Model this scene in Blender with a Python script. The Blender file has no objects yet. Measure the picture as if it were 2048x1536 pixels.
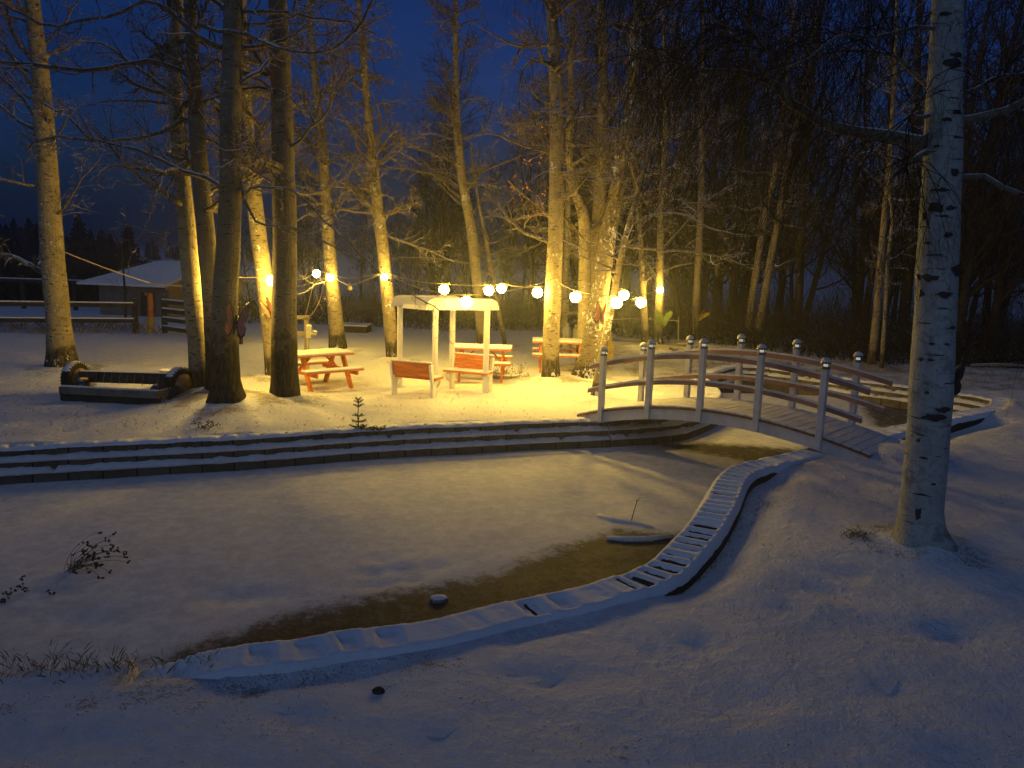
import bpy, math, random
import numpy as np
from mathutils import Vector, Matrix, noise as mnoise

S = bpy.context.scene
COL = S.collection
# ------------------------------------------------------------------ camera, world, light
HC = 3.0
PITCH, ROLL, F = math.radians(9.33), math.radians(1.7), 1600.0
R = Matrix.Rotation(math.radians(90) - PITCH, 3, 'X') @ Matrix.Rotation(ROLL, 3, 'Z')
cam_d = bpy.data.cameras.new('camera')
cam = bpy.data.objects.new('camera', cam_d)
COL.objects.link(cam)
cam.location = (0, 0, HC)
cam.rotation_euler = R.to_euler()
cam_d.sensor_width = 36
cam_d.lens = 36 * F / 2048
cam_d.clip_end = 5000
cam_d.clip_start = 0.05
S.camera = cam

world = bpy.data.worlds.new('World')
S.world = world
world.use_nodes = True
wn = world.node_tree.nodes
wl = world.node_tree.links
wn.clear()
sky = wn.new('ShaderNodeTexSky')
sky.sky_type = 'NISHITA'
sky.sun_disc = False
sky.sun_elevation = math.radians(3.0)
sky.sun_rotation = math.radians(195)
sky.altitude = 200
sky.ozone_density = 3.0
sky.dust_density = 0.0
bgn = wn.new('ShaderNodeBackground')
bgn.inputs['Strength'].default_value = 0.08
tintn = wn.new('ShaderNodeMix'); tintn.data_type = 'RGBA'; tintn.blend_type = 'MULTIPLY'
tintn.inputs['Factor'].default_value = 1.0
tintn.inputs['B'].default_value = (0.11, 0.26, 0.74, 1)   # deep blue hour after sunset
won = wn.new('ShaderNodeOutputWorld')
wl.new(sky.outputs[0], tintn.inputs['A'])
# thin uneven cloud across the dusk sky
wtc = wn.new('ShaderNodeTexCoord'); wno = wn.new('ShaderNodeTexNoise'); wno.inputs['Scale'].default_value = 3.2; wno.inputs['Detail'].default_value = 6
wmp = wn.new('ShaderNodeMapping'); wmp.inputs['Scale'].default_value = (1, 1, 2.6)
wl.new(wtc.outputs['Generated'], wmp.inputs[0]); wl.new(wmp.outputs[0], wno.inputs['Vector'])
wmr = wn.new('ShaderNodeMapRange'); wmr.inputs['From Min'].default_value = 0.3; wmr.inputs['From Max'].default_value = 0.7; wmr.inputs['To Min'].default_value = 0.72; wmr.inputs['To Max'].default_value = 1.22
wl.new(wno.outputs['Fac'], wmr.inputs['Value'])
wvm = wn.new('ShaderNodeVectorMath'); wvm.operation = 'SCALE'
wl.new(tintn.outputs['Result'], wvm.inputs[0]); wsp = wn.new('ShaderNodeSeparateXYZ'); wl.new(wtc.outputs['Generated'], wsp.inputs[0])
whz = wn.new('ShaderNodeMapRange'); whz.interpolation_type = 'SMOOTHSTEP'; whz.inputs['From Min'].default_value = -0.02; whz.inputs['From Max'].default_value = 0.22; whz.inputs['To Min'].default_value = 0.42; whz.inputs['To Max'].default_value = 1.0
wl.new(wsp.outputs['Z'], whz.inputs['Value'])     # the lower sky is closed by darker cloud
wmu = wn.new('ShaderNodeMath'); wmu.operation = 'MULTIPLY'; wl.new(wmr.outputs['Result'], wmu.inputs[0]); wl.new(whz.outputs['Result'], wmu.inputs[1])
wl.new(wmu.outputs[0], wvm.inputs['Scale'])
wl.new(wvm.outputs[0], bgn.inputs['Color'])
wl.new(bgn.outputs[0], won.inputs['Surface'])

# the last glow of the set sun behind the camera
sun_d = bpy.data.lights.new('sun', 'SUN'); sun_d.energy = 0.25; sun_d.angle = math.radians(60); sun_d.color = (0.50, 0.72, 1.0)
sun = bpy.data.objects.new('sun', sun_d); COL.objects.link(sun)
sun.rotation_euler = (math.radians(48), 0, math.radians(-20))

S.view_settings.view_transform = 'Standard'
S.view_settings.look = 'None'
S.view_settings.exposure = 0.0
S.view_settings.gamma = 1.0
S.cycles.max_bounces = 5
S.cycles.diffuse_bounces = 3
S.cycles.glossy_bounces = 2
S.cycles.volume_bounces = 0
S.cycles.use_denoising = True
S.cycles.sample_clamp_indirect = 3.0
S.cycles.use_adaptive_sampling = True

BULB_STRENGTH = 41.0
BULB_COLOR = (1.0, 0.63, 0.10)
HAZE = 0.0030

# ------------------------------------------------------------------ projection helpers
def ray(px, py):
    d = R @ Vector(((px - 1024) / F, -(py - 768) / F, -1))
    return d
def ground(px, py, z=0.0):
    d = ray(px, py)
    t = (z - HC) / d.z
    return Vector((d.x * t, d.y * t, z))
def atY(px, py, Y):
    d = ray(px, py)
    t = Y / d.y
    return Vector((d.x * t, Y, HC + d.z * t))
def proj(p):
    q = R.transposed() @ (Vector(p) - Vector((0, 0, HC)))
    return (1024 + F * q.x / -q.z, 768 - F * q.y / -q.z)

def depth(p):
    return -(R.transposed() @ (Vector(p) - Vector((0, 0, HC)))).z

def vnoise(x, y, z=0.0):
    return mnoise.noise(Vector((x, y, z)))

# ------------------------------------------------------------------ object helpers
def empty(name, label, cat, loc=(0, 0, 0), rz=0.0, group=None):
    o = bpy.data.objects.new(name, None)
    o.empty_display_size = 0.2
    COL.objects.link(o)
    o.location = loc
    o.rotation_euler = (0, 0, rz)
    o['label'] = label
    o['category'] = cat
    if group: o['group'] = group
    return o

def copy_tree(o, parent=None):
    c = o.copy(); COL.objects.link(c); c.parent = parent
    for ch in o.children:
        copy_tree(ch, c)
    return c

class MB:
    def __init__(s):
        s.v = []; s.f = []; s.m = []; s.uv = None
    def add(s, vs, fs, mi=0):
        n = len(s.v)
        s.v.extend([tuple(p) for p in vs])
        s.f.extend([tuple(i + n for i in f) for f in fs])
        s.m.extend([mi] * len(fs))
    def box(s, c, size, rot=None, mi=0):
        hx, hy, hz = size[0] / 2, size[1] / 2, size[2] / 2
        vs = [Vector((x, y, z)) for x in (-hx, hx) for y in (-hy, hy) for z in (-hz, hz)]
        if rot is not None: vs = [rot @ p for p in vs]
        vs = [p + Vector(c) for p in vs]
        s.add(vs, [(0, 1, 3, 2), (4, 6, 7, 5), (0, 4, 5, 1), (2, 3, 7, 6), (0, 2, 6, 4), (1, 5, 7, 3)], mi)
    def bar(s, a, b, w, h, mi=0, up=Vector((0, 0, 1))):
        a = Vector(a); b = Vector(b); d = (b - a)
        L = d.length; d.normalize()
        sx = d.cross(up)
        if sx.length < 1e-4: sx = Vector((1, 0, 0))
        sx.normalize(); uz = sx.cross(d)
        vs = []
        for p in (a, b):
            for i, j in ((-1, -1), (1, -1), (1, 1), (-1, 1)):
                vs.append(p + sx * (i * w / 2) + uz * (j * h / 2))
        s.add(vs, [(0, 1, 2, 3), (7, 6, 5, 4), (0, 4, 5, 1), (1, 5, 6, 2), (2, 6, 7, 3), (3, 7, 4, 0)], mi)
    def tube(s, pts, rad, n=4, cap=True, mi=0, wob=None):
        m = len(pts); vs = []; fs = []
        prev = None
        for i in range(m):
            t = pts[min(i + 1, m - 1)] - pts[max(i - 1, 0)]
            if t.length < 1e-9: t = Vector((0, 0, 1))
            t.normalize()
            if prev is None:
                a = Vector((1, 0, 0)) if abs(t.x) < 0.8 else Vector((0, 1, 0))
                u = t.cross(a)
            else:
                u = prev - t * prev.dot(t)
                if u.length < 1e-6: u = t.cross(Vector((1, 0, 0)))
            u.normalize(); prev = u
            w = t.cross(u)
            r = rad[i]; p = pts[i]
            for k in range(n):
                a = 6.2831853 * k / n
                rr = r if wob is None else r * wob(p, a, r)
                vs.append(p + u * (math.cos(a) * rr) + w * (math.sin(a) * rr))
        for i in range(m - 1):
            for k in range(n):
                k2 = (k + 1) % n
                fs.append((i * n + k, i * n + k2, (i + 1) * n + k2, (i + 1) * n + k))
        if cap:
            fs.append(tuple(range(n - 1, -1, -1)))
            fs.append(tuple((m - 1) * n + k for k in range(n)))
        s.add(vs, fs, mi)
    def lathe(s, prof, n=16, c=(0, 0, 0), mi=0, M=None):
        vs = []; fs = []
        for r, z in prof:
            for k in range(n):
                a = 6.2831853 * k / n
                p = Vector((math.cos(a) * r, math.sin(a) * r, z))
                if M is not None: p = M @ p
                vs.append(p + Vector(c))
        for i in range(len(prof) - 1):
            for k in range(n):
                k2 = (k + 1) % n
                fs.append((i * n + k, i * n + k2, (i + 1) * n + k2, (i + 1) * n + k))
        fs.append(tuple(range(n - 1, -1, -1)))
        fs.append(tuple((len(prof) - 1) * n + k for k in range(n)))
        s.add(vs, fs, mi)
    def build(s, name, mats, parent=None, origin=None, smooth=False, bevel=0.0):
        me = bpy.data.meshes.new(name)
        v = s.v
        if origin is not None:
            ox, oy, oz = origin
            v = [(a - ox, b - oy, c - oz) for a, b, c in v]
        me.from_pydata(v, [], s.f)
        if not isinstance(mats, (list, tuple)): mats = [mats]
        for m in mats: me.materials.append(m)
        if len(mats) > 1: me.polygons.foreach_set('material_index', s.m)
        if smooth: me.polygons.foreach_set('use_smooth', [True] * len(me.polygons))
        me.update()
        o = bpy.data.objects.new(name, me)
        COL.objects.link(o)
        if parent is not None:
            o.parent = parent
        elif origin is not None:
            o.location = origin
        if bevel:
            b = o.modifiers.new('bevel', 'BEVEL'); b.width = bevel; b.segments = 2; b.limit_method = 'ANGLE'
        return o

def tag(o, label=None, cat=None, group=None, kind=None):
    if label: o['label'] = label
    if cat: o['category'] = cat
    if group: o['group'] = group
    if kind: o['kind'] = kind
    return o

# ------------------------------------------------------------------ materials
class NT:
    def __init__(s, name):
        s.mat = bpy.data.materials.new(name); s.mat.use_nodes = True
        s.t = s.mat.node_tree; s.n = s.t.nodes
        s.b = s.n['Principled BSDF']
        s.b.inputs['Roughness'].default_value = 0.8
        s.b.inputs['Specular IOR Level'].default_value = 0.25
    def new(s, typ, **kw):
        n = s.n.new(typ)
        for k, v in kw.items():
            if hasattr(n, k): setattr(n, k, v)
            else: n.inputs[k].default_value = v
        return n
    def link(s, a, b): s.t.links.new(a, b)
    def coord(s, scale=(1, 1, 1), kind='Object'):
        tc = s.new('ShaderNodeTexCoord')
        mp = s.new('ShaderNodeMapping'); mp.inputs['Scale'].default_value = scale
        s.link(tc.outputs[kind], mp.inputs['Vector'])
        return mp.outputs[0]
    def noise(s, vec, scale, detail=4, rough=0.55):
        n = s.new('ShaderNodeTexNoise'); n.inputs['Scale'].default_value = scale
        n.inputs['Detail'].default_value = detail; n.inputs['Roughness'].default_value = rough
        s.link(vec, n.inputs['Vector']); return n.outputs['Fac']
    def ramp(s, fac, a, b, ca=0.0, cb=1.0):
        m = s.new('ShaderNodeMapRange'); m.interpolation_type = 'SMOOTHSTEP'
        m.inputs['From Min'].default_value = a; m.inputs['From Max'].default_value = b
        m.inputs['To Min'].default_value = ca; m.inputs['To Max'].default_value = cb
        s.link(fac, m.inputs['Value']); return m.outputs['Result']
    def math(s, op, a, b):
        m = s.new('ShaderNodeMath', operation=op)
        for i, x in enumerate((a, b)):
            if isinstance(x, (int, float)): m.inputs[i].default_value = x
            else: s.link(x, m.inputs[i])
        return m.outputs[0]
    def mix(s, fac, a, b):
        m = s.new('ShaderNodeMix'); m.data_type = 'RGBA'
        if isinstance(fac, (int, float)): m.inputs['Factor'].default_value = fac
        else: s.link(fac, m.inputs['Factor'])
        for nm, x in (('A', a), ('B', b)):
            if isinstance(x, tuple): m.inputs[nm].default_value = (*x, 1)
            else: s.link(x, m.inputs[nm])
        return m.outputs['Result']
    def bump(s, h, strength=0.5, dist=0.02):
        b = s.new('ShaderNodeBump'); b.inputs['Strength'].default_value = strength
        b.inputs['Distance'].default_value = dist
        s.link(h, b.inputs['Height']); s.link(b.outputs[0], s.b.inputs['Normal'])
    def color(s, c):
        if isinstance(c, tuple): s.b.inputs['Base Color'].default_value = (*c, 1)
        else: s.link(c, s.b.inputs['Base Color'])
        return s
    def normal_z(s):
        g = s.new('ShaderNodeNewGeometry'); sp = s.new('ShaderNodeSeparateXYZ')
        s.link(g.outputs['Normal'], sp.inputs[0]); return sp.outputs['Z']

def mat_simple(name, col, rough=0.7, var=0.25, scale=6.0, bump=0.15, snow=None, metal=0.0, stretch=(1, 1, 1)):
    t = NT(name); v = t.coord(stretch)
    n = t.noise(v, scale, 5)
    c = t.mix(t.ramp(n, 0.3, 0.7), tuple(x * (1 - var) for x in col), tuple(min(1, x * (1 + var)) for x in col))
    if snow is not None:
        nz = t.normal_z()
        n2 = t.noise(v, 25, 3)
        f = t.ramp(t.math('ADD', nz, t.math('MULTIPLY', n2, 0.4)), snow, snow + 0.12)
        c = t.mix(f, c, (0.78, 0.80, 0.84))
    t.color(c); t.b.inputs['Roughness'].default_value = rough; t.b.inputs['Metallic'].default_value = metal
    if bump: t.bump(t.noise(v, scale * 5, 4), bump, 0.01)
    return t.mat

def make_snow(name='snow', grass=True):
    t = NT(name); v = t.coord()
    n1 = t.noise(v, 1.3, 6, 0.6); n2 = t.noise(v, 9, 4, 0.6); n3 = t.noise(v, 55, 3, 0.6)
    c = t.mix(t.ramp(n2, 0.3, 0.75), (0.70, 0.71, 0.74), (0.83, 0.84, 0.86))
    if grass:
        a = t.new('ShaderNodeAttribute', attribute_name='bare')
        # thin snow where dead grass shows through
        m = t.math('ADD', t.math('ADD', t.math('MULTIPLY', n1, 0.55), t.math('MULTIPLY', n3, 0.45)), t.math('MULTIPLY', a.outputs['Fac'], 0.35))
        m = t.math('ADD', m, t.math('MULTIPLY', t.math('SUBTRACT', n2, 0.5), 0.35))
        c = t.mix(t.ramp(t.math('ADD', t.math('MULTIPLY', n3, 0.6), t.math('MULTIPLY', n2, 0.4)), 0.52, 0.68, 0.0, 0.26), c, (0.42, 0.40, 0.38))
        f = t.ramp(m, 0.585, 0.70, 0.0, 0.75)
        c = t.mix(f, c, (0.20, 0.15, 0.075))
    t.color(c); t.b.inputs['Roughness'].default_value = 0.65
    h = t.math('ADD', t.math('MULTIPLY', n2, 1.0), t.math('MULTIPLY', n3, 0.35))
    t.bump(h, 0.8, 0.06)
    return t.mat

def make_ice():
    t = NT('frozen_pond_snow'); v = t.coord()
    n1 = t.noise(v, 0.9, 6, 0.6); n2 = t.noise(v, 7, 5, 0.6); n3 = t.noise(v, 45, 4, 0.7)
    a = t.new('ShaderNodeAttribute', attribute_name='bare')
    m = t.math('ADD', a.outputs['Fac'], t.math('MULTIPLY', t.math('SUBTRACT', n2, 0.5), 0.9))
    m = t.math('ADD', m, t.math('MULTIPLY', t.math('SUBTRACT', n3, 0.5), 0.5))
    f = t.ramp(m, 0.36, 0.80)
    sn = t.mix(t.ramp(n2, 0.3, 0.7), (0.56, 0.58, 0.62), (0.74, 0.75, 0.78))
    slush = t.mix(t.ramp(t.math('ADD', t.math('MULTIPLY', n3, 0.6), t.math('MULTIPLY', n2, 0.4)), 0.42, 0.62), (0.016, 0.014, 0.013), (0.105, 0.10, 0.098))
    t.color(t.mix(f, sn, slush))
    t.link(t.ramp(f, 0, 1, 0.75, 0.72), t.b.inputs['Roughness'])
    h = t.math('ADD', t.math('MULTIPLY', n2, 0.6), t.math('MULTIPLY', n3, 0.5))
    t.bump(h, 0.6, 0.03)
    return t.mat

def make_bark(name, base, dark, light, marks=0.58, snow_side=0.0, basal=0.9, snowtop=0.9, mscale=(7, 7, 26), footk=1.0):
    t = NT(name); v = t.coord((1, 1, 1)); vm = t.coord(mscale)
    n1 = t.noise(v, 3, 5, 0.6); n2 = t.noise(v, 22, 4, 0.6)
    c = t.mix(t.ramp(n1, 0.35, 0.7), base, light)
    c = t.mix(t.ramp(n2, 0.45, 0.8, 0, 0.5), c, dark)
    mk = t.ramp(t.noise(vm, 1.0, 2, 0.5), marks, marks + 0.05)
    c = t.mix(mk, c, dark)
    bl = t.ramp(t.math('ADD', t.math('MULTIPLY', n1, 0.5), t.math('MULTIPLY', t.noise(t.coord((1.6, 1.6, 2.4)), 2.2, 5, 0.7), 0.5)), 0.50, 0.62, 0.0, 0.72)
    c = t.mix(bl, c, tuple(x * 0.35 for x in base))
    # old rough furrowed bark near the foot
    sp = t.new('ShaderNodeSeparateXYZ'); t.link(t.coord(), sp.inputs[0])
    vf = t.coord((14, 14, 3))
    nf = t.noise(vf, 1.6, 4, 0.65)
    foot = t.math('ADD', t.ramp(sp.outputs['Z'], 0.1, basal, 0.55 * footk, -0.4 * (1 - footk)), t.math('MULTIPLY', t.math('SUBTRACT', n1, 0.5), 0.9))
    ff = t.ramp(t.math('ADD', foot, t.math('MULTIPLY', nf, 0.35)), 0.42, 0.58)
    furrow = t.mix(t.ramp(nf, 0.4, 0.65), tuple(x * 0.6 for x in dark), tuple(x * 0.5 for x in base))
    c = t.mix(ff, c, furrow)
    nz = t.normal_z()
    n4 = t.noise(v, 30, 3)
    sn = t.ramp(t.math('ADD', nz, t.math('MULTIPLY', n4, 0.5)), snowtop, snowtop + 0.15)
    if snow_side > 0:
        n5 = t.noise(t.coord((1, 1, 0.8)), 14, 4, 0.7)
        n6 = t.noise(v, 1.7, 3)
        s2 = t.ramp(t.math('ADD', n5, t.math('MULTIPLY', t.math('SUBTRACT', n6, 0.5), 0.8)), 0.66 - 0.14 * snow_side, 0.72 - 0.14 * snow_side)
        sn = t.math('MAXIMUM', sn, s2)
    c = t.mix(sn, c, (0.80, 0.81, 0.84))
    t.color(c)
    h = t.math('ADD', t.math('MULTIPLY', n2, 0.5), t.math('ADD', t.math('MULTIPLY', nf, 0.8), t.math('MULTIPLY', sn, 0.8)))
    t.bump(h, 1.0, 0.03)
    t.b.inputs['Roughness'].default_value = 0.85
    return t.mat

def make_emit(name, col, strength):
    t = NT(name)
    t.color(tuple(min(1, x) for x in col))
    t.b.inputs['Emission Color'].default_value = (*col, 1)
    t.b.inputs['Emission Strength'].default_value = strength
    return t.mat

def make_blocks():
    t = NT('mossy_concrete_block')
    tc = t.new('ShaderNodeTexCoord')
    br = t.new('ShaderNodeTexBrick')
    br.inputs['Scale'].default_value = 1.0
    br.inputs['Brick Width'].default_value = 0.46; br.inputs['Row Height'].default_value = 5.0
    br.inputs['Mortar Size'].default_value = 0.012
    br.inputs['Color1'].default_value = (0.12, 0.10, 0.075, 1); br.inputs['Color2'].default_value = (0.17, 0.145, 0.105, 1)
    br.inputs['Mortar'].default_value = (0.015, 0.013, 0.01, 1)
    br.offset = 0.0
    t.link(tc.outputs['UV'], br.inputs['Vector'])
    v = t.coord()
    n = t.noise(v, 6, 5, 0.6); n2 = t.noise(v, 40, 4, 0.7)
    c = t.mix(t.ramp(n, 0.4, 0.7, 0, 0.6), br.outputs['Color'], (0.05, 0.048, 0.03))
    c = t.mix(t.ramp(n2, 0.68, 0.74), c, (0.72, 0.73, 0.75))
    t.color(c)
    t.bump(t.math('SUBTRACT', n2, br.outputs['Fac']), 0.8, 0.02)
    return t.mat

def make_coping():
    t = NT('snowy_hollow_block'); v = t.coord()
    a = t.new('ShaderNodeAttribute', attribute_name='bare')
    n = t.noise(v, 30, 4, 0.6); n0 = t.noise(v, 5, 4, 0.6)
    m = t.math('ADD', a.outputs['Fac'], t.math('MULTIPLY', t.math('SUBTRACT', n0, 0.5), 0.9))
    f = t.ramp(t.math('ADD', m, t.math('MULTIPLY', t.math('SUBTRACT', n, 0.5), 0.5)), 0.60, 0.76)
    c = t.mix(f, (0.78, 0.80, 0.84), (0.035, 0.03, 0.022))
    t.color(c); t.bump(n, 0.4, 0.02)
    return t.mat

M = {}
M['snow'] = make_snow()
M['snow_clean'] = make_snow('clean_snow', False)
M['ice'] = make_ice()
M['poplar'] = make_bark('poplar_bark', (0.27, 0.225, 0.14), (0.045, 0.035, 0.025), (0.39, 0.33, 0.21), marks=0.61, basal=1.1)
M['poplar_snow'] = make_bark('poplar_bark_snow_stuck', (0.27, 0.225, 0.14), (0.045, 0.035, 0.025), (0.39, 0.33, 0.21), marks=0.61, snow_side=0.15, basal=1.0)
M['poplar_dark'] = make_bark('poplar_bark_rough_foot', (0.15, 0.13, 0.09), (0.035, 0.027, 0.02), (0.24, 0.21, 0.15), marks=0.63, basal=2.4)
M['snow_bark'] = make_bark('leaning_bark_crusted_with_snow', (0.20, 0.16, 0.10), (0.05, 0.038, 0.025), (0.30, 0.25, 0.16), snow_side=0.8, basal=0.6)
M['birch'] = make_bark('birch_bark', (0.36, 0.38, 0.35), (0.022, 0.02, 0.02), (0.50, 0.52, 0.48), marks=0.66, basal=0.14, footk=0.0, snow_side=0.0, mscale=(3.5, 3.5, 34))
M['twig'] = make_bark('twig_bark', (0.36, 0.29, 0.19), (0.12, 0.09, 0.06), (0.46, 0.38, 0.26), basal=0.01, snowtop=0.62)
M['twig_dark'] = make_bark('forest_bark', (0.042, 0.031, 0.023), (0.015, 0.011, 0.008), (0.065, 0.048, 0.035), basal=0.5, snowtop=1.02)
M['birch_twig'] = make_bark('birch_twig_bark', (0.04, 0.032, 0.028), (0.015, 0.012, 0.01), (0.065, 0.05, 0.042), basal=0.01, snowtop=1.1)
M['blocks'] = make_blocks()
M['coping'] = make_coping()
M['white'] = mat_simple('white_paint', (0.78, 0.78, 0.76), 0.55, 0.06, 5, 0.1)
M['bridge_white'] = mat_simple('bridge_white_paint', (0.66, 0.66, 0.66), 0.55, 0.10, 5, 0.15)
M['orange'] = mat_simple('orange_stained_wood', (0.55, 0.17, 0.045), 0.6, 0.25, 4, 0.2, stretch=(1, 6, 6))
M['rail'] = mat_simple('red_brown_rail_wood', (0.36, 0.20, 0.15), 0.65, 0.25, 4, 0.2)
M['deckwood'] = mat_simple('deck_board_wood', (0.25, 0.13, 0.08), 0.7, 0.2, 5, 0.2)
M['black'] = mat_simple('black_metal', (0.03, 0.03, 0.032), 0.5, 0.3, 9, 0.1)
M['chassis'] = mat_simple('dark_chassis_metal', (0.055, 0.053, 0.052), 0.5, 0.5, 9, 0.2, snow=1.05)
M['rubber'] = mat_simple('tyre_rubber', (0.03, 0.028, 0.026), 0.85, 0.3, 20, 0.3)
M['rim'] = mat_simple('rusty_rim', (0.34, 0.23, 0.12), 0.6, 0.4, 9, 0.2)
M['greywood'] = mat_simple('weathered_wood', (0.20, 0.17, 0.13), 0.8, 0.3, 5, 0.3, snow=1.05)
M['fence'] = mat_simple('dark_fence_wood', (0.045, 0.038, 0.03), 0.85, 0.3, 5, 0.3, snow=1.0)
M['barn'] = mat_simple('barn_board', (0.12, 0.125, 0.14), 0.85, 0.2, 3, 0.3, stretch=(8, 8, 0.6))  # dark bluish copy for the unlit sides, shade put into the colour
M['barn_end'] = mat_simple('barn_end_board', (0.34, 0.24, 0.12), 0.85, 0.2, 3, 0.3, stretch=(8, 8, 0.6))  # warm copy of the boards, lamplight on the gable put into the colour
M['pink'] = mat_simple('pink_enamel', (0.30, 0.12, 0.12), 0.45, 0.2, 9, 0.05)
M['orangepink'] = mat_simple('salmon_enamel', (0.45, 0.17, 0.10), 0.45, 0.2, 9, 0.05)
M['yellow'] = mat_simple('yellow_enamel', (0.45, 0.32, 0.06), 0.45, 0.2, 9, 0.05)
M['green'] = mat_simple('green_enamel', (0.16, 0.24, 0.05), 0.45, 0.2, 9, 0.05)
M['darkwing'] = mat_simple('dark_enamel', (0.03, 0.028, 0.035), 0.45, 0.3, 9, 0.05)
M['tank'] = mat_simple('grey_tank_paint', (0.35, 0.35, 0.30), 0.5, 0.15, 5, 0.05)
M['pipe'] = mat_simple('galvanised_pipe', (0.34, 0.34, 0.34), 0.4, 0.15, 9, 0.05, metal=0.6)
M['wire'] = mat_simple('string_light_cable', (0.20, 0.17, 0.11), 0.5, 0.1, 9, 0)
M['rope'] = mat_simple('pale_rope', (0.55, 0.42, 0.25), 0.9, 0.2, 30, 0.2)
M['bulb'] = make_emit('lit_bulb_glass', BULB_COLOR, BULB_STRENGTH)
M['bulb_bright'] = make_emit('bright_bulb_glass', BULB_COLOR, BULB_STRENGTH * 6.8)
M['glass'] = mat_simple('unlit_bulb_glass', (0.6, 0.5, 0.3), 0.15, 0.1, 9, 0)
M['led'] = make_emit('solar_cap_lens', (0.9, 0.95, 0.7), 0.42)  # weak emission stands in for the glints on the cap lenses
M['cap'] = mat_simple('solar_cap_metal', (0.16, 0.16, 0.17), 0.4, 0.2, 9, 0.05, metal=0.5)
M['weed'] = mat_simple('dry_weed', (0.06, 0.045, 0.03), 0.9, 0.3, 9, 0)
M['grass'] = mat_simple('dead_grass', (0.20, 0.15, 0.06), 0.9, 0.4, 3, 0)
M['fir'] = mat_simple('fir_needles', (0.035, 0.05, 0.028), 0.85, 0.4, 9, 0.0, snow=1.0)
M['farfir'] = mat_simple('far_conifer', (0.018, 0.022, 0.018), 0.9, 0.4, 2, 0.0)
M['leaf'] = mat_simple('withered_leaf', (0.42, 0.17, 0.05), 0.8, 0.3, 9, 0.0)
M['stone'] = mat_simple('stone', (0.22, 0.20, 0.18), 0.85, 0.3, 9, 0.3, snow=0.75)
M['totem_red'] = mat_simple('orange_brown_post', (0.42, 0.15, 0.06), 0.8, 0.25, 6, 0.2)
M['totem_yel'] = mat_simple('yellow_post', (0.45, 0.32, 0.09), 0.8, 0.25, 6, 0.2)

# ------------------------------------------------------------------ pond outline
ZN = 0.15      # level of the near bank
def cr(pts, closed=False, step=0.06):
    """Catmull-Rom resample of 2-D points"""
    P = [Vector(p) for p in pts]; out = []
    n = len(P)
    for i in range(n - 1):
        p0 = P[max(i - 1, 0)]; p1 = P[i]; p2 = P[i + 1]; p3 = P[min(i + 2, n - 1)]
        k = max(1, int((p2 - p1).length / step))
        for j in range(k):
            t = j / k
            out.append(0.5 * ((2 * p1) + (p2 - p0) * t + (2 * p0 - 5 * p1 + 4 * p2 - p3) * t * t + (3 * p1 - p0 - 3 * p2 + p3) * t ** 3))
    out.append(P[-1])
    return out
def gp(lst, z):
    return [ground(x, y, z).xy for x, y in lst]
far_px = [(-420, 925), (-200, 908), (0, 897), (250, 885), (500, 873), (750, 857), (1000, 846), (1120, 841), (1215, 838)]
pen_px = [(1215, 838), (1300, 833), (1370, 824), (1425, 803), (1441, 787), (1428, 768), (1414, 754), (1440, 741), (1480, 733), (1540, 735)]
bk_px = [(1540, 735), (1600, 742), (1700, 757), (1830, 775), (1900, 785), (1955, 794), (1985, 801)]
nr_px = [(1985, 801), (1968, 811), (1900, 828), (1830, 845), (1760, 862), (1700, 878), (1620, 898), (1540, 917), (1470, 935), (1437, 957),
         (1415, 995), (1380, 1047), (1335, 1095), (1278, 1141), (1172, 1176), (1080, 1195), (989, 1214), (880, 1243), (780, 1258), (680, 1270),
         (560, 1290), (350, 1308), (150, 1325), (0, 1338), (-300, 1362)]
farL = cr(gp(far_px, 0), step=0.06)
penL = cr(gp(pen_px, 0), step=0.06)
bkL = cr(gp(bk_px, 0.03), step=0.06)
_n = gp(nr_px, ZN); _n[0] = bkL[-1].copy()
nrL = cr(_n, step=0.06)
poly = np.array([tuple(p) for p in farL + penL[1:] + bkL[1:] + nrL[1:]])
near_arr = np.array([tuple(p) for p in nrL])
far_arr = np.array([tuple(p) for p in farL + penL + bkL])

def seg_dist(P, A, closed=False, chunk=4000):
    Q = A[::3]
    if not np.allclose(Q[-1], A[-1]): Q = np.vstack([Q, A[-1:]])
    if closed: Q = np.vstack([Q, Q[:1]])
    a = Q[:-1]; d = Q[1:] - a; L = (d ** 2).sum(1) + 1e-12
    out = np.empty(len(P))
    for i in range(0, len(P), chunk):
        p = P[i:i + chunk, None, :] - a[None]
        t = np.clip((p * d[None]).sum(2) / L, 0, 1)
        q = p - t[..., None] * d[None]
        out[i:i + chunk] = np.sqrt((q ** 2).sum(2).min(1))
    return out
def inside(P, A):
    Q = A[::3]; x = P[:, 0]; y = P[:, 1]; c = np.zeros(len(P), bool)
    j = len(Q) - 1
    for i in range(len(Q)):
        xi, yi = Q[i]; xj, yj = Q[j]
        if yi != yj:
            m = ((yi > y) != (yj > y)) & (x < (xj - xi) * (y - yi) / (yj - yi) + xi)
            c ^= m
        j = i
    return c

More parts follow.
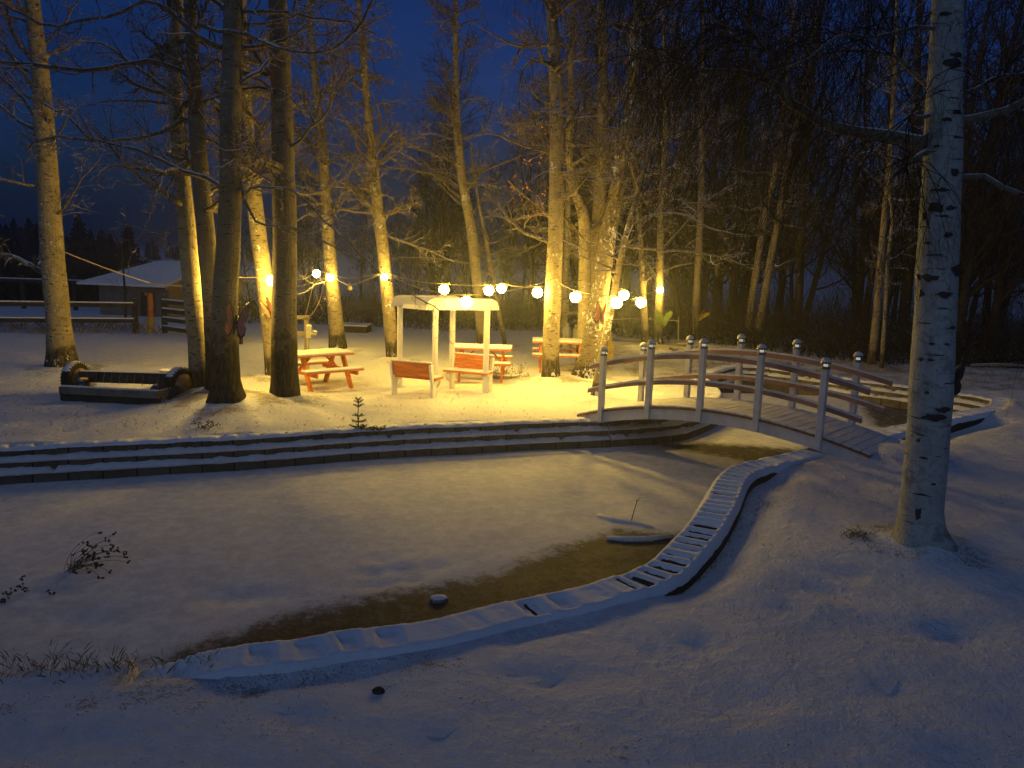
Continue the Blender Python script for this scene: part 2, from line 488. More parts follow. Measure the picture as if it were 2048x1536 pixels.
mounds = []
dents = []    # dimples and old tracks in the foreground snow
_r = random.Random(3)
for _p in [(1010,1358),(1050,1352),(1090,1362),(1130,1350),(1545,1240),(1575,1215),(1880,1262),(1920,1275),(1700,1150),(1660,1180),(560,1425),(610,1440),(880,1480),(1300,1300),(1340,1320),(1400,1290),(1480,1420),(1530,1400),(1780,1380),(1970,1130)]:
    _g = ground(_p[0], _p[1], 0.15); dents.append((_g.x, _g.y, -_r.uniform(.02, .045), _r.uniform(.07, .14)))
for _k in range(70):
    _g = ground(_r.uniform(-50, 1400), _r.uniform(772, 872), 0.0); dents.append((_g.x, _g.y, -_r.uniform(.015, .04), _r.uniform(.10, .22)))   # (x, y, height, radius)
ladder = np.array([tuple(p) for p in cr(gp([(1530, 945), (1490, 970), (1470, 1010), (1440, 1060), (1400, 1110), (1345, 1150)], ZN), step=0.06)])
ladder2 = np.array([tuple(p) for p in cr(gp([(1975, 835), (1900, 850), (1835, 868)], ZN), step=0.06)])
def gz_arr(P):
    x = P[:, 0]; y = P[:, 1]
    near = (np.abs(x) < 26) & (y > -6) & (y < 34)
    dn = np.full(len(P), 30.0); df = np.full(len(P), 30.0)
    dn[near] = seg_dist(P[near], near_arr); df[near] = seg_dist(P[near], far_arr)
    dn = np.where(~near & (y < 8), 0.5, dn); df = np.where(~near & (y >= 8), 0.5, df)
    w = np.clip(df / (df + dn + 1e-6) * 2 - 0.5, 0, 1)
    z = ZN * w * w * (3 - 2 * w)
    z = np.where(y > 31, z - np.clip((y - 31) / 30, 0, 1) * 0.5, z)
    nz = np.array([0.030 * vnoise(a * 0.6, b * 0.6, 3) + 0.030 * vnoise(a * 1.9, b * 2.3, 7) + 0.010 * vnoise(a * 6, b * 6, 1)
                   if abs(a) < 40 and b < 60 else 0.3 * vnoise(a * 0.03, b * 0.03, 5) * min(1, max(0, (b - 60) / 40)) for a, b in P])
    nz = nz * np.clip((dn - 0.2) / 0.8, 0.25, 1)
    z = z + nz
    z = z - 0.035 * np.exp(-((dn - 0.50) / 0.10) ** 2) * np.clip(0.5 + np.sin(x * 3.1 + np.sin(x * 1.3)) * 0.9, 0, 1) * (y < 9)
    for l_, dep in ((ladder, 0.14), (ladder2, 0.2)):
        m = near
        dl = np.full(len(P), 9.0); dl[m] = seg_dist(P[m], l_)
        z = z - dep * np.exp(-(dl / 0.38) ** 2)
    for mx, my, h, r in mounds + dents:
        d2 = (x - mx) ** 2 + (y - my) ** 2
        z = z + h * np.exp(-d2 / (r * r))
    return z
def gz(x, y):
    return float(gz_arr(np.array([[x, y]]))[0])

# ------------------------------------------------------------------ trees: the list first (mounds of snow at their feet)
def base_depth(px, py):
    return ground(px, py, 0).y
# (name, label, material, [(px, py, width_px)...], foot flare, limb settings)
TREES = [
 ('poplar_tree', 'thick pale poplar at the far left, rising behind the black axle', 'poplar_snow',
  [(126,742,62),(118,650,52),(106,520,50),(98,400,47),(90,280,44),(82,160,38),(68,40,34),(60,-60,30),(55,-260,22),(60,-420,10)], 0.15, 9, 0.9),
 ('poplar_tree', 'slim yellow lit poplar just left of the dark rough trunk', 'poplar',
  [(400,795,44),(396,700,40),(388,620,39),(380,530,38),(371,430,36),(362,330,34),(353,230,30),(350,100,26),(355,0,22),(362,-200,14),(365,-350,6)], 0.15, 8, 0.8),
 ('poplar_tree', 'grey trunk squeezed between the slim lit poplar and the dark rough trunk', 'poplar_dark',
  [(436,800,44),(430,700,42),(424,600,42),(415,500,40),(404,380,36),(394,260,34),(388,150,30),(380,0,26),(370,-200,16),(365,-350,7)], 0.2, 8, 0.8),
 ('poplar_tree', 'dark rough trunk with flared foot and pink butterfly, left of the lawn', 'poplar_dark',
  [(455,818,82),(452,760,66),(449,680,62),(450,600,58),(456,500,54),(461,380,50),(460,260,48),(464,140,46),(466,20,42),(468,-100,36),(470,-300,22),(470,-450,8)], 0.16, 7, 1.2),
 ('poplar_tree', 'smooth straight trunk, gold along its right edge, nearest the lit picnic table', 'poplar_dark',
  [(570,806,62),(569,740,55),(568,650,53),(569,560,50),(570,470,49),(568,380,48),(565,260,45),(561,140,42),(556,20,38),(552,-100,34),(545,-300,20),(540,-450,8)], 0.08, 7, 1.1),
 ('poplar_tree', 'leaning gold poplar carrying the orange butterfly and the leftmost bulb', 'poplar_snow',
  [(546,757,26),(541,680,30),(533,600,33),(524,520,32),(512,430,31),(503,340,29),(494,250,26),(487,140,22),(484,20,18),(482,-120,12),(480,-240,5)], 0.1, 8, 0.8),
 ('poplar_tree', 'poplar behind the left picnic table with the brightest bulb hung on it', 'poplar_snow',
  [(676,706,36),(671,640,30),(664,560,27),(657,480,25),(651,390,23),(644,290,20),(634,200,17),(624,100,14),(618,0,11),(615,-120,6)], 0.2, 13, 0.7),
 ('poplar_tree', 'poplar with one bulb behind the left post of the white arbor', 'poplar_snow',
  [(785,722,22),(780,650,26),(773,570,25),(765,490,24),(756,420,23),(748,350,21),(740,270,19),(732,190,16),(724,90,13),(716,0,10),(708,-120,5)], 0.1, 14, 0.7),
 ('poplar_tree', 'slender poplar leaning left behind the right post of the white arbor', 'poplar_snow',
  [(966,700,22),(960,620,21),(952,540,21),(943,460,20),(930,390,19),(920,320,18),(913,230,15),(911,130,12),(911,0,10),(910,-120,5)], 0.1, 14, 0.7),
 ('sapling_tree', 'thin snow flecked stem leaning beside the slender poplar behind the right picnic bench', 'poplar_snow',
  [(1012,695,9),(998,625,9),(984,550,8),(972,480,7),(960,420,6),(950,360,5),(942,290,3)], 0.0, 6, 0.4),
 ('poplar_tree', 'stout straight gold poplar standing in front of the far small picnic table', 'poplar_snow',
  [(1101,768,36),(1102,700,33),(1105,610,34),(1109,520,32),(1112,430,30),(1113,340,29),(1113,240,27),(1110,140,24),(1105,40,22),(1100,-80,18),(1095,-240,10)], 0.15, 14, 0.8),
 ('sapling_tree', 'thin straight stem tucked just behind the stout gold poplar', 'poplar_snow',
  [(1126,700,13),(1130,620,13),(1133,520,13),(1136,430,12),(1138,330,10),(1139,220,8),(1139,100,5)], 0.0, 7, 0.5),
 ('poplar_tree', 'forked poplar bending left above the bulb between stout trunk and leaning snowy trunk', 'poplar_snow',
  [(1163,742,26),(1167,670,25),(1169,590,25),(1170,510,25),(1168,440,24),(1158,405,19),(1145,370,16),(1139,310,14),(1140,220,13),(1144,120,11),(1148,10,9),(1150,-120,5)], 0.15, 11, 0.7),
 ('poplar_tree', 'tall upright trunk rising just right of the forked poplar', 'poplar',
  [(1180,738,26),(1186,640,26),(1190,540,26),(1197,440,26),(1202,340,24),(1205,240,22),(1206,120,19),(1203,0,16),(1200,-160,9)], 0.1, 12, 0.8),
 ('leaning_tree', 'leaning trunk thickly crusted with snow at the left end of the bridge', 'snow_bark',
  [(1168,765,58),(1180,715,46),(1190,650,38),(1199,590,36),(1209,520,34),(1218,460,32),(1230,400,30),(1243,330,28),(1256,250,26),(1266,150,23),(1274,40,20),(1280,-80,15),(1285,-220,7)], 0.1, 12, 0.9),
 ('sapling_tree', 'dark thin stem leaning right in front of the snow crusted trunk', 'snow_bark',
  [(1188,797,20),(1200,735,17),(1212,670,15),(1226,600,14),(1241,520,13),(1255,460,12),(1272,400,11),(1288,340,9),(1303,280,7),(1320,210,5),(1338,130,3)], 0.0, 7, 0.6),
 ('poplar_tree', 'slim gold trunk behind the bridge with a bulb beside it, left of the green ornament', 'poplar_snow',
  [(1291,690,15),(1288,620,14),(1284,550,12),(1281,480,10),(1275,430,8),(1268,370,6),(1260,300,3)], 0.1, 9, 0.6),
 ('poplar_tree', 'gold trunk behind the bridge with the rightmost bulb and a green ornament', 'poplar_snow',
  [(1316,692,20),(1318,620,18),(1320,540,15),(1322,450,14),(1325,380,14),(1329,300,11),(1330,200,9),(1328,90,7),(1325,-40,4)], 0.1, 12, 0.7),
 ('poplar_tree', 'brownish trunk with yellow ornament just right of the galvanised rail', 'poplar',
  [(1389,684,15),(1393,600,15),(1398,500,14),(1402,400,13),(1404,300,12),(1405,200,10),(1405,80,8),(1404,-60,4)], 0.1, 11, 0.8),
 ('poplar_tree', 'left one of two brown trunks leaning right behind the middle of the bridge', 'poplar',
  [(1493,690,16),(1502,620,15),(1513,540,14),(1527,450,13),(1545,370,12),(1556,290,11),(1568,200,9),(1582,90,7),(1590,-40,4)], 0.1, 9, 0.8),
 ('poplar_tree', 'right one of two brown trunks leaning right behind the middle of the bridge', 'poplar',
  [(1512,692,17),(1525,620,16),(1538,540,15),(1555,450,14),(1566,380,13),(1582,300,11),(1600,210,9),(1620,110,7),(1640,0,5)], 0.1, 9, 0.8),
 ('sapling_tree', 'crooked thin yellowish sapling at the wood edge left of the birch', 'poplar',
  [(1763,742,9),(1768,660,8),(1772,590,7),(1776,520,7),(1784,440,6),(1779,380,5),(1784,300,3)], 0.0, 6, 0.5),
 ('poplar_tree', 'dark trunk at the wood edge left of the crooked sapling', 'poplar',
  [(1742,735,16),(1752,640,15),(1762,520,14),(1772,400,12),(1782,280,10),(1790,120,8),(1795,-50,4)], 0.1, 9, 0.8),
]
PTREE = []
for nm, lab, mt, pts, flare, nl, ll in TREES:
    y0 = base_depth(pts[0][0], pts[0][1])
    P = []; rd = []
    for i, (px, py, w) in enumerate(pts):
        p = atY(px, py, y0)
        P.append(p); rd.append(w / 2 * depth(p) / F)
    P[0].z = 0.0
    k_ = {0: .88, 1: .92, 2: .9, 3: .86, 4: .95}.get(len(PTREE), 1.0)
    rd = [r * (k_ + (1 - k_) * 0.6 * (j == 0)) for j, r in enumerate(rd)]
    PTREE.append((P, rd))
    mounds.append((P[0].x, P[0].y, 0.06 + rd[0] * 0.25, rd[0] * 2.2 + 0.25))
BIRCH_PX = [(1838,1100,104),(1840,1070,86),(1843,1020,80),(1850,940,80),(1857,860,79),(1862,780,82),(1866,700,79),(1871,620,77),(1874,540,78),(1878,470,76),
            (1881,400,74),(1885,330,73),(1887,260,70),(1889,180,66),(1892,100,62),(1896,0,58),(1900,-120,52),(1905,-300,40),(1908,-480,24),(1910,-620,10)]
by0 = ground(1838, 1100, ZN).y
BP = []; BR = []
for px, py, w in BIRCH_PX:
    p = atY(px, py, by0); BP.append(p); BR.append(w / 2 * depth(p) / F)
BP[0].z = ZN
mounds.append((BP[0].x, BP[0].y, 0.17, 0.5))

_a = (Vector((4.62, 11.7)) - Vector((1.66, 14.45))).normalized(); _e = Vector((1.66, 14.45)) + _a * 5.0 + Vector((.68, .73)) * .62
mounds.append((_e.x, _e.y, 0.24, 0.62))
# ------------------------------------------------------------------ ground
def axis(lo, hi, d, far_lo, far_hi, g=1.16):
    a = list(np.arange(lo, hi + 1e-6, d)); s = d; x = hi
    while x < far_hi: s *= g; x += s; a.append(x)
    s = d; x = lo; b = []
    while x > far_lo: s *= g; x -= s; b.append(x)
    return np.array(b[::-1] + a)
xs = axis(-13, 12, 0.11, -520, 520); ys = axis(1.5, 21, 0.11, -50, 620)
nx, ny = len(xs), len(ys)
GX, GY = np.meshgrid(xs, ys)
GP = np.stack([GX.ravel(), GY.ravel()], 1)
GZ = gz_arr(GP)
inn = inside(GP, poly)
near_m = (np.abs(GP[:, 0]) < 26) & (GP[:, 1] > -6) & (GP[:, 1] < 34)
dd = np.full(len(GP), 9.0); dd[near_m] = np.minimum(seg_dist(GP[near_m], near_arr), seg_dist(GP[near_m], far_arr))
dnn = np.full(len(GP), 9.0); dnn[near_m] = seg_dist(GP[near_m], near_arr)
GZ = np.where(inn, np.where((dnn < 0.20) & (GP[:, 0] < -2.45) & (GP[:, 1] < 8), ZN - 0.16 - dnn * 1.6, -1.1), GZ)
GZ = np.where(~inn & (dd < 0.16) & ~((dnn < 0.2) & (GP[:, 0] < -2.45) & (GP[:, 1] < 8)), -0.25, GZ)
GZ = np.where(~inn & (dnn < 0.30) & (GP[:, 0] > -2.45), np.minimum(GZ, -0.1), GZ)
bare = np.zeros(len(GP))
bare += 0.3 * np.exp(-((dnn - 0.55) / 0.14) ** 2) * (0.4 + 0.6 * (GP[:, 0] < -1.5))
for mx, my, h, r in mounds:
    d = np.sqrt((GP[:, 0] - mx) ** 2 + (GP[:, 1] - my) ** 2)
    bare += 0.35 * np.exp(-((d - 0.3 - r * 0.4) / 0.25) ** 2)
bare += np.where((GP[:, 1] > 19) & (GP[:, 0] > 3), 0.35, 0)
ti = ground(650, 770)
bare += 0.7 * np.exp(-(((GP[:, 0] - ti.x) / 0.7) ** 2 + ((GP[:, 1] - ti.y - 0.4) / 0.45) ** 2))
me = bpy.data.meshes.new('snowy_ground')
idx = np.arange(nx * ny).reshape(ny, nx)
fc = np.stack([idx[:-1, :-1], idx[:-1, 1:], idx[1:, 1:], idx[1:, :-1]], -1).reshape(-1, 4)
me.from_pydata(np.column_stack([GP, GZ]).tolist(), [], fc.tolist())
at = me.attributes.new('bare', 'FLOAT', 'POINT'); at.data.foreach_set('value', bare.astype(np.float32))
me.polygons.foreach_set('use_smooth', [True] * len(me.polygons))
me.materials.append(M['snow'])
g_o = bpy.data.objects.new('ground', me); COL.objects.link(g_o); g_o['kind'] = 'structure'

# ------------------------------------------------------------------ frozen pond
ZI = -0.5
slush1 = np.array([tuple(ground(x, y, ZI).xy) for x, y in [(250,1330),(420,1268),(560,1222),(720,1190),(830,1165),(950,1150),(1060,1110),(1150,1075),(1240,1050),(1330,1062),
                   (1420,1060),(1400,1150),(1250,1230),(900,1330),(500,1380)]])
slush2 = np.array([tuple(ground(x, y, ZI).xy) for x, y in [(1270,885),(1380,880),(1480,885),(1580,893),(1680,880),(1640,930),(1540,945),(1440,915),(1340,900)]])
slush3 = np.array([tuple(ground(x, y, ZI).xy) for x, y in [(1700,800),(1790,808),(1900,822),(1900,860),(1800,870),(1730,850)]])
foot = []
for px, py, r in [(745,1145,.12),(800,1138,.13),(770,1165,.10),(825,1158,.12),(730,1168,.09),(855,1145,.08),(760,1120,.12),(870,1132,.12)]:
    g = ground(px, py, ZI); foot.append((g.x, g.y, r, -0.06))
rng = random.Random(5)
for i in range(26):
    g = ground(rng.uniform(600, 1420), rng.uniform(985, 1130), ZI); foot.append((g.x, g.y, rng.uniform(.08, .22), rng.uniform(-.02, .02)))
for px, py in [(420,1195),(460,1192),(500,1193),(540,1190),(100,1240),(150,1245),(200,1240),(1230,1020),(1180,1040)]:
    g = ground(px, py, ZI); foot.append((g.x, g.y, .2, -0.025))
ix = np.arange(-13, 13.2, 0.10); iy = np.arange(4.0, 21, 0.10)
IX, IY = np.meshgrid(ix, iy); IP = np.stack([IX.ravel(), IY.ravel()], 1)
IZ = np.array([ZI + 0.012 * vnoise(a * 0.8, b * 0.8, 2) + 0.007 * vnoise(a * 3, b * 3, 9) for a, b in IP])
def softin(P, A):
    i = inside3(P, A); d = np.empty(len(P)); d = seg_dist1(P, A)
    return np.clip(0.5 + np.where(i, d, -d) / 0.8, 0, 1)
def inside3(P, A):
    x = P[:, 0]; y = P[:, 1]; c = np.zeros(len(P), bool); j = len(A) - 1
    for i in range(len(A)):
        xi, yi = A[i]; xj, yj = A[j]
        if yi != yj: c ^= ((yi > y) != (yj > y)) & (x < (xj - xi) * (y - yi) / (yj - yi) + xi)
        j = i
    return c
def seg_dist1(P, A):
    Q = np.vstack([A, A[:1]]); a = Q[:-1]; d = Q[1:] - a; L = (d ** 2).sum(1)
    p = P[:, None] - a[None]; t = np.clip((p * d[None]).sum(2) / L, 0, 1)
    return np.sqrt(((p - t[..., None] * d[None]) ** 2).sum(2).min(1))
ib = np.maximum(np.maximum(softin(IP, slush1) * 0.95, softin(IP, slush2) * 0.8), softin(IP, slush3) * 0.75)
IZ = IZ - 0.02 * np.clip(ib * 1.5 - 0.3, 0, 1)
for fx, fy, r, h in foot:
    IZ = IZ + h * np.exp(-((IP[:, 0] - fx) ** 2 + (IP[:, 1] - fy) ** 2) / (r * r))
keep = inside(IP, poly) | (np.minimum(seg_dist(IP, near_arr), seg_dist(IP, far_arr)) < 0.35)
nix, niy = len(ix), len(iy); idx = np.arange(nix * niy).reshape(niy, nix)
fc = np.stack([idx[:-1, :-1], idx[:-1, 1:], idx[1:, 1:], idx[1:, :-1]], -1).reshape(-1, 4)
fc = fc[keep[fc].all(1)]
used = np.unique(fc); remap = np.full(len(IP), -1); remap[used] = np.arange(len(used))
me = bpy.data.meshes.new('frozen_pond')
me.from_pydata(np.column_stack([IP, IZ])[used].tolist(), [], remap[fc].tolist())
at = me.attributes.new('bare', 'FLOAT', 'POINT'); at.data.foreach_set('value', ib[used].astype(np.float32))
me.polygons.foreach_set('use_smooth', [True] * len(me.polygons))
me.materials.append(M['ice'])
o = bpy.data.objects.new('frozen_pond', me); COL.objects.link(o); o['kind'] = 'structure'

# ------------------------------------------------------------------ retaining walls
def strip(line, prof_fn, uvscale=True, sign=1, zoff=lambda i: 0.0):
    """sweep profile [(u inward, z)] along a polyline; returns verts, faces, uvs, s"""
    vs = []; uv = []; n = len(line); s = 0.0; m = None
    for i, p in enumerate(line):
        t = (line[min(i + 1, n - 1)] - line[max(i - 1, 0)]).normalized()
        nrm = Vector((t.y, -t.x)) * sign
        if i: s += (line[i] - line[i - 1]).length
        pr = prof_fn(s, i); m = len(pr)
        for u, z in pr:
            q = p + nrm * u; vs.append((q.x, q.y, z + zoff(i))); uv.append((s, z))
    fs = [(i * m + k, (i + 1) * m + k, (i + 1) * m + k + 1, i * m + k + 1) for i in range(n - 1) for k in range(m - 1)]
    return vs, fs, uv
def mesh_strip(name, data, mat, parent, attr=None, smooth=True):
    vs, fs, uv = data
    me = bpy.data.meshes.new(name); me.from_pydata(vs, [], fs)
    ul = me.uv_layers.new(name='UVMap')
    lv = np.empty(len(me.loops), np.int32); me.loops.foreach_get('vertex_index', lv)
    ul.data.foreach_set('uv', np.array(uv)[lv].ravel().astype(np.float32))
    if attr is not None:
        a = me.attributes.new('bare', 'FLOAT', 'POINT'); a.data.foreach_set('value', np.array(attr, dtype=np.float32))
    me.polygons.foreach_set('use_smooth', [smooth] * len(me.polygons))
    me.materials.append(mat); me.update()
    o = bpy.data.objects.new(name, me); COL.objects.link(o); o.parent = parent
    return o
def smooth01(x): x = min(1, max(0, x)); return x * x * (3 - 2 * x)

def wall(line, label, z0, z1, width, period, depth, seed, sink=0.0, nt=14, near=False, snowy=0.0):
    root = empty('retaining_wall', label, 'retaining wall')
    n = len(line); fine = []
    L = [0.0]
    for i in range(1, n): L.append(L[-1] + (line[i] - line[i - 1]).length)
    tot = L[-1]
    zo = lambda i: z0 + (z1 - z0) * smooth01(L[i] / tot * 6) - 0.17 * smooth01((-1.9 - line[i].x) / 0.8) if near else z0 + (z1 - z0) * L[i] / tot
    # three block courses stepping out towards the ice
    for k in range(3):
        u0 = 0.075 * k; zt = -0.025 - 0.165 * k; zb = zt - 0.165 if k < 2 else -0.75
        def pr(s, i, u0=u0, zt=zt, zb=zb, k=k):
            j = 0.006 * vnoise(s * 9, k * 5.3, seed)
            return [(u0 - 0.06, zt), (u0 + j, zt), (u0 + j, (zt + zb) / 2), (u0 + j * 0.6, zb)]
        mesh_strip('block_course', strip(line, pr, zoff=zo), M['blocks'], root, smooth=False)
    # snow lying on the ledges
    def sprof(k):
        def f(s, i):
            a = vnoise(s * 3.1, k * 7.7 + seed, 1.0); b = vnoise(s * 13, k * 3.3, seed)
            h = max(0.006, 0.060 + 0.026 * a + 0.018 * b); e = 0.098 + 0.02 * b + 0.012 * a
            gap = abs((s / (2.3 + 0.4 * k) + k * 0.37) % 1.0 - 0.5) * (2.3)
            if gap < 0.018: h *= 0.1
            zt = -0.025 - 0.165 * (k + 1); u = 0.075 * (k + 1)
            return [(u - 0.075, zt + h * 1.15), (u - 0.04, zt + h * 1.1), (u - 0.01, zt + h * 0.8), (u + e - 0.072, zt + h * 0.35), (u + e - 0.072, zt - 0.01 - 0.012 * a), (u - 0.02, zt - 0.02)]
        return f
    for k in range(2):
        mesh_strip('ledge_snow', strip(line, sprof(k), zoff=zo), M['snow_clean'], root)
    # hollow coping blocks on top under snow: a height field with one hollow per cell
    fl = []
    for i in range(n - 1):
        k = 3
        for j in range(k): fl.append(line[i].lerp(line[i + 1], j / k))
    fl.append(line[-1]); N = len(fl)
    vs = []; at = []; s = 0.0; rg = random.Random(seed); cell = {}
    Lf = 0.0
    for i, p in enumerate(fl):
        t = (fl[min(i + 4, N - 1)] - fl[max(i - 4, 0)]).normalized(); nr = Vector((t.y, -t.x))
        if i: s += (fl[i] - fl[i - 1]).length
        per = period(p); w = width(p)
        Lf += ((fl[i] - fl[i - 1]).length / per * (1.0 if in_ladder(p) else 1 + 0.45 * vnoise(s * 1.1, seed * 3.1))) if i else 0
        c = int(Lf); fr = Lf - c
        if c not in cell:
            cell[c] = (rg.uniform(0.55, 1.15) * (0.25 if rg.random() < (0.12 if in_ladder(p) else 0.3) else 1.0), rg.random(), rg.uniform(0.25, 0.75), rg.uniform(-.012, .012))
        cd, cs, cp, cz = cell[c]
        z_base = zo(min(n - 1, i // 3)) + 0.010 * vnoise(s * 2, seed)
        for q in range(nt):
            tt = q / (nt - 1)
            u = 0.035 - tt * w
            e = min(tt, 1 - tt) * w
            edge = smooth01(e / 0.045)
            a = smooth01((fr - 0.14) / 0.16) * smooth01((1 - fr - 0.14) / 0.16) * smooth01((tt - 0.13) / 0.1) * smooth01((0.87 - tt) / 0.1)
            z = z_base + cz * 0.8 * smooth01(fr * 8) * smooth01((1 - fr) * 8) - 0.035 * (1 - edge) + 0.02 * edge - depth(p) * cd * a + 0.004 * vnoise(p.x * 25, p.y * 25, q)
            b = 0.0
            if a > 0.25 and cs < snow_slit(p) and abs(fr - ((0.25 if in_ladder(p) else 0.36) + (0.08 if in_ladder(p) else 0.2) * cp)) < (0.11 if in_ladder(p) else 0.07) and 0.2 < tt < 0.78: b = 1.0; z -= 0.02
            if tt > 0.995: z -= 0.02
            qv = p + nr * u; vs.append((qv.x, qv.y, z)); at.append(b)
        qv = p + nr * (0.035 - w - 0.006)
        vs.append((qv.x, qv.y, z - 0.022)); at.append(0.9)
        qv = p + nr * (0.035 - w - 0.012)
        vs.append((qv.x, qv.y, z_base - 0.30)); at.append(1.6)
    m = nt + 2
    fs = [(i * m + k, i * m + k + 1, (i + 1) * m + k + 1, (i + 1) * m + k) for i in range(N - 1) for k in range(m - 1)]
    uv = [(0, 0)] * len(vs)
    mesh_strip('coping_blocks', (vs, fs, uv), M['coping'], root, at)
    return root
def in_ladder(p):   # the ladder-like stretch right of the slush, otherwise bigger cells
    return p.x > 0.9 and p.y < 11.2
def snow_slit(p):
    return 0.85 if in_ladder(p) else (0.13 if p.y < 9 else 0.1)
wall(farL, 'long straight three course retaining wall along the lawn side of the pond', 0.0, 0.0, lambda p: 0.26, lambda p: 0.34, lambda p: 0.05, 3, nt=8)
wall(penL, 'short curved retaining wall round the snowy point behind the bridge', 0.0, 0.0, lambda p: 0.40, lambda p: 0.2, lambda p: 0.05, 5, nt=10)
wall(bkL, 'lamp lit retaining wall at the far right end of the pond, snow on its courses', 0.0, 0.05, lambda p: 0.26, lambda p: 0.3, lambda p: 0.04, 7, nt=8)
wall(nrL, 'curving hollow block pond edge in the foreground running under the bridge', 0.05, ZN + 0.02, lambda p: 0.43, lambda p: 0.185 if in_ladder(p) else (0.30 if p.y < 9 else 0.22),
     lambda p: 0.045 if in_ladder(p) else 0.036, 11, near=True)

# ------------------------------------------------------------------ branches
def rperp(d, rng):
    a = Vector((rng.gauss(0, 1), rng.gauss(0, 1), rng.gauss(0, 1)))
    a = a - d * a.dot(d)
    return a.normalized() if a.length > 1e-5 else Vector((1, 0, 0))
def grow(mb, p, d, L, r, lvl, rng, trop=0.05, wig=0.22, kids=(7, 6, 4), sides=(6, 4, 3, 3), tips=None, minr=0.0034, maxlvl=3):
    nseg = (7, 5, 4, 3)[lvl]
    step = L / nseg; pts = [p.copy()]; rad = [r]; d = d.normalized()
    for i in range(nseg):
        d = (d + Vector((rng.gauss(0, wig), rng.gauss(0, wig), rng.gauss(0, wig) + trop))).normalized()
        pts.append(pts[-1] + d * step); rad.append(max(minr, r * (1 - 0.75 * (i + 1) / nseg)))
    mb.tube(pts, rad, sides[lvl], cap=False)
    if tips is not None and lvl >= 2: tips.append(pts[-1])
    if lvl < maxlvl:
        spawn(mb, pts, rad, L, lvl, rng, trop, wig, kids, sides, tips, minr, maxlvl)
def spawn(mb, pts, rad, L, lvl, rng, trop, wig, kids, sides, tips, minr, maxlvl):
    k = max(1, int(kids[min(lvl, len(kids) - 1)] * rng.uniform(0.7, 1.3)))
    n = len(pts) - 1
    for c in range(k):
        t = rng.uniform(0.18, 0.98); i = min(n - 1, int(t * n)); f = t * n - i
        q = pts[i].lerp(pts[i + 1], f); rr = rad[i] * (1 - f) + rad[i + 1] * f
        dd = (pts[i + 1] - pts[i]).normalized()
        ang = math.radians(rng.uniform(30, 65))
        nd = dd * math.cos(ang) + rperp(dd, rng) * math.sin(ang)
        grow(mb, q, nd, L * rng.uniform(0.30, 0.55) * (1.15 - t * 0.5), max(minr, rr * 0.6), lvl + 1, rng, trop, wig, kids, sides, tips, minr, maxlvl)
def spline3(P, rad, step):
    out = []; ro = []; n = len(P)
    for i in range(n - 1):
        p0 = P[max(i - 1, 0)]; p1 = P[i]; p2 = P[i + 1]; p3 = P[min(i + 2, n - 1)]
        k = max(1, int((p2 - p1).length / step))
        for j in range(k):
            t = j / k
            out.append(0.5 * ((2 * p1) + (p2 - p0) * t + (2 * p0 - 5 * p1 + 4 * p2 - p3) * t * t + (3 * p1 - p0 - 3 * p2 + p3) * t ** 3))
            ro.append(rad[i] * (1 - t) + rad[i + 1] * t)
    out.append(P[-1].copy()); ro.append(rad[-1])
    return out, ro

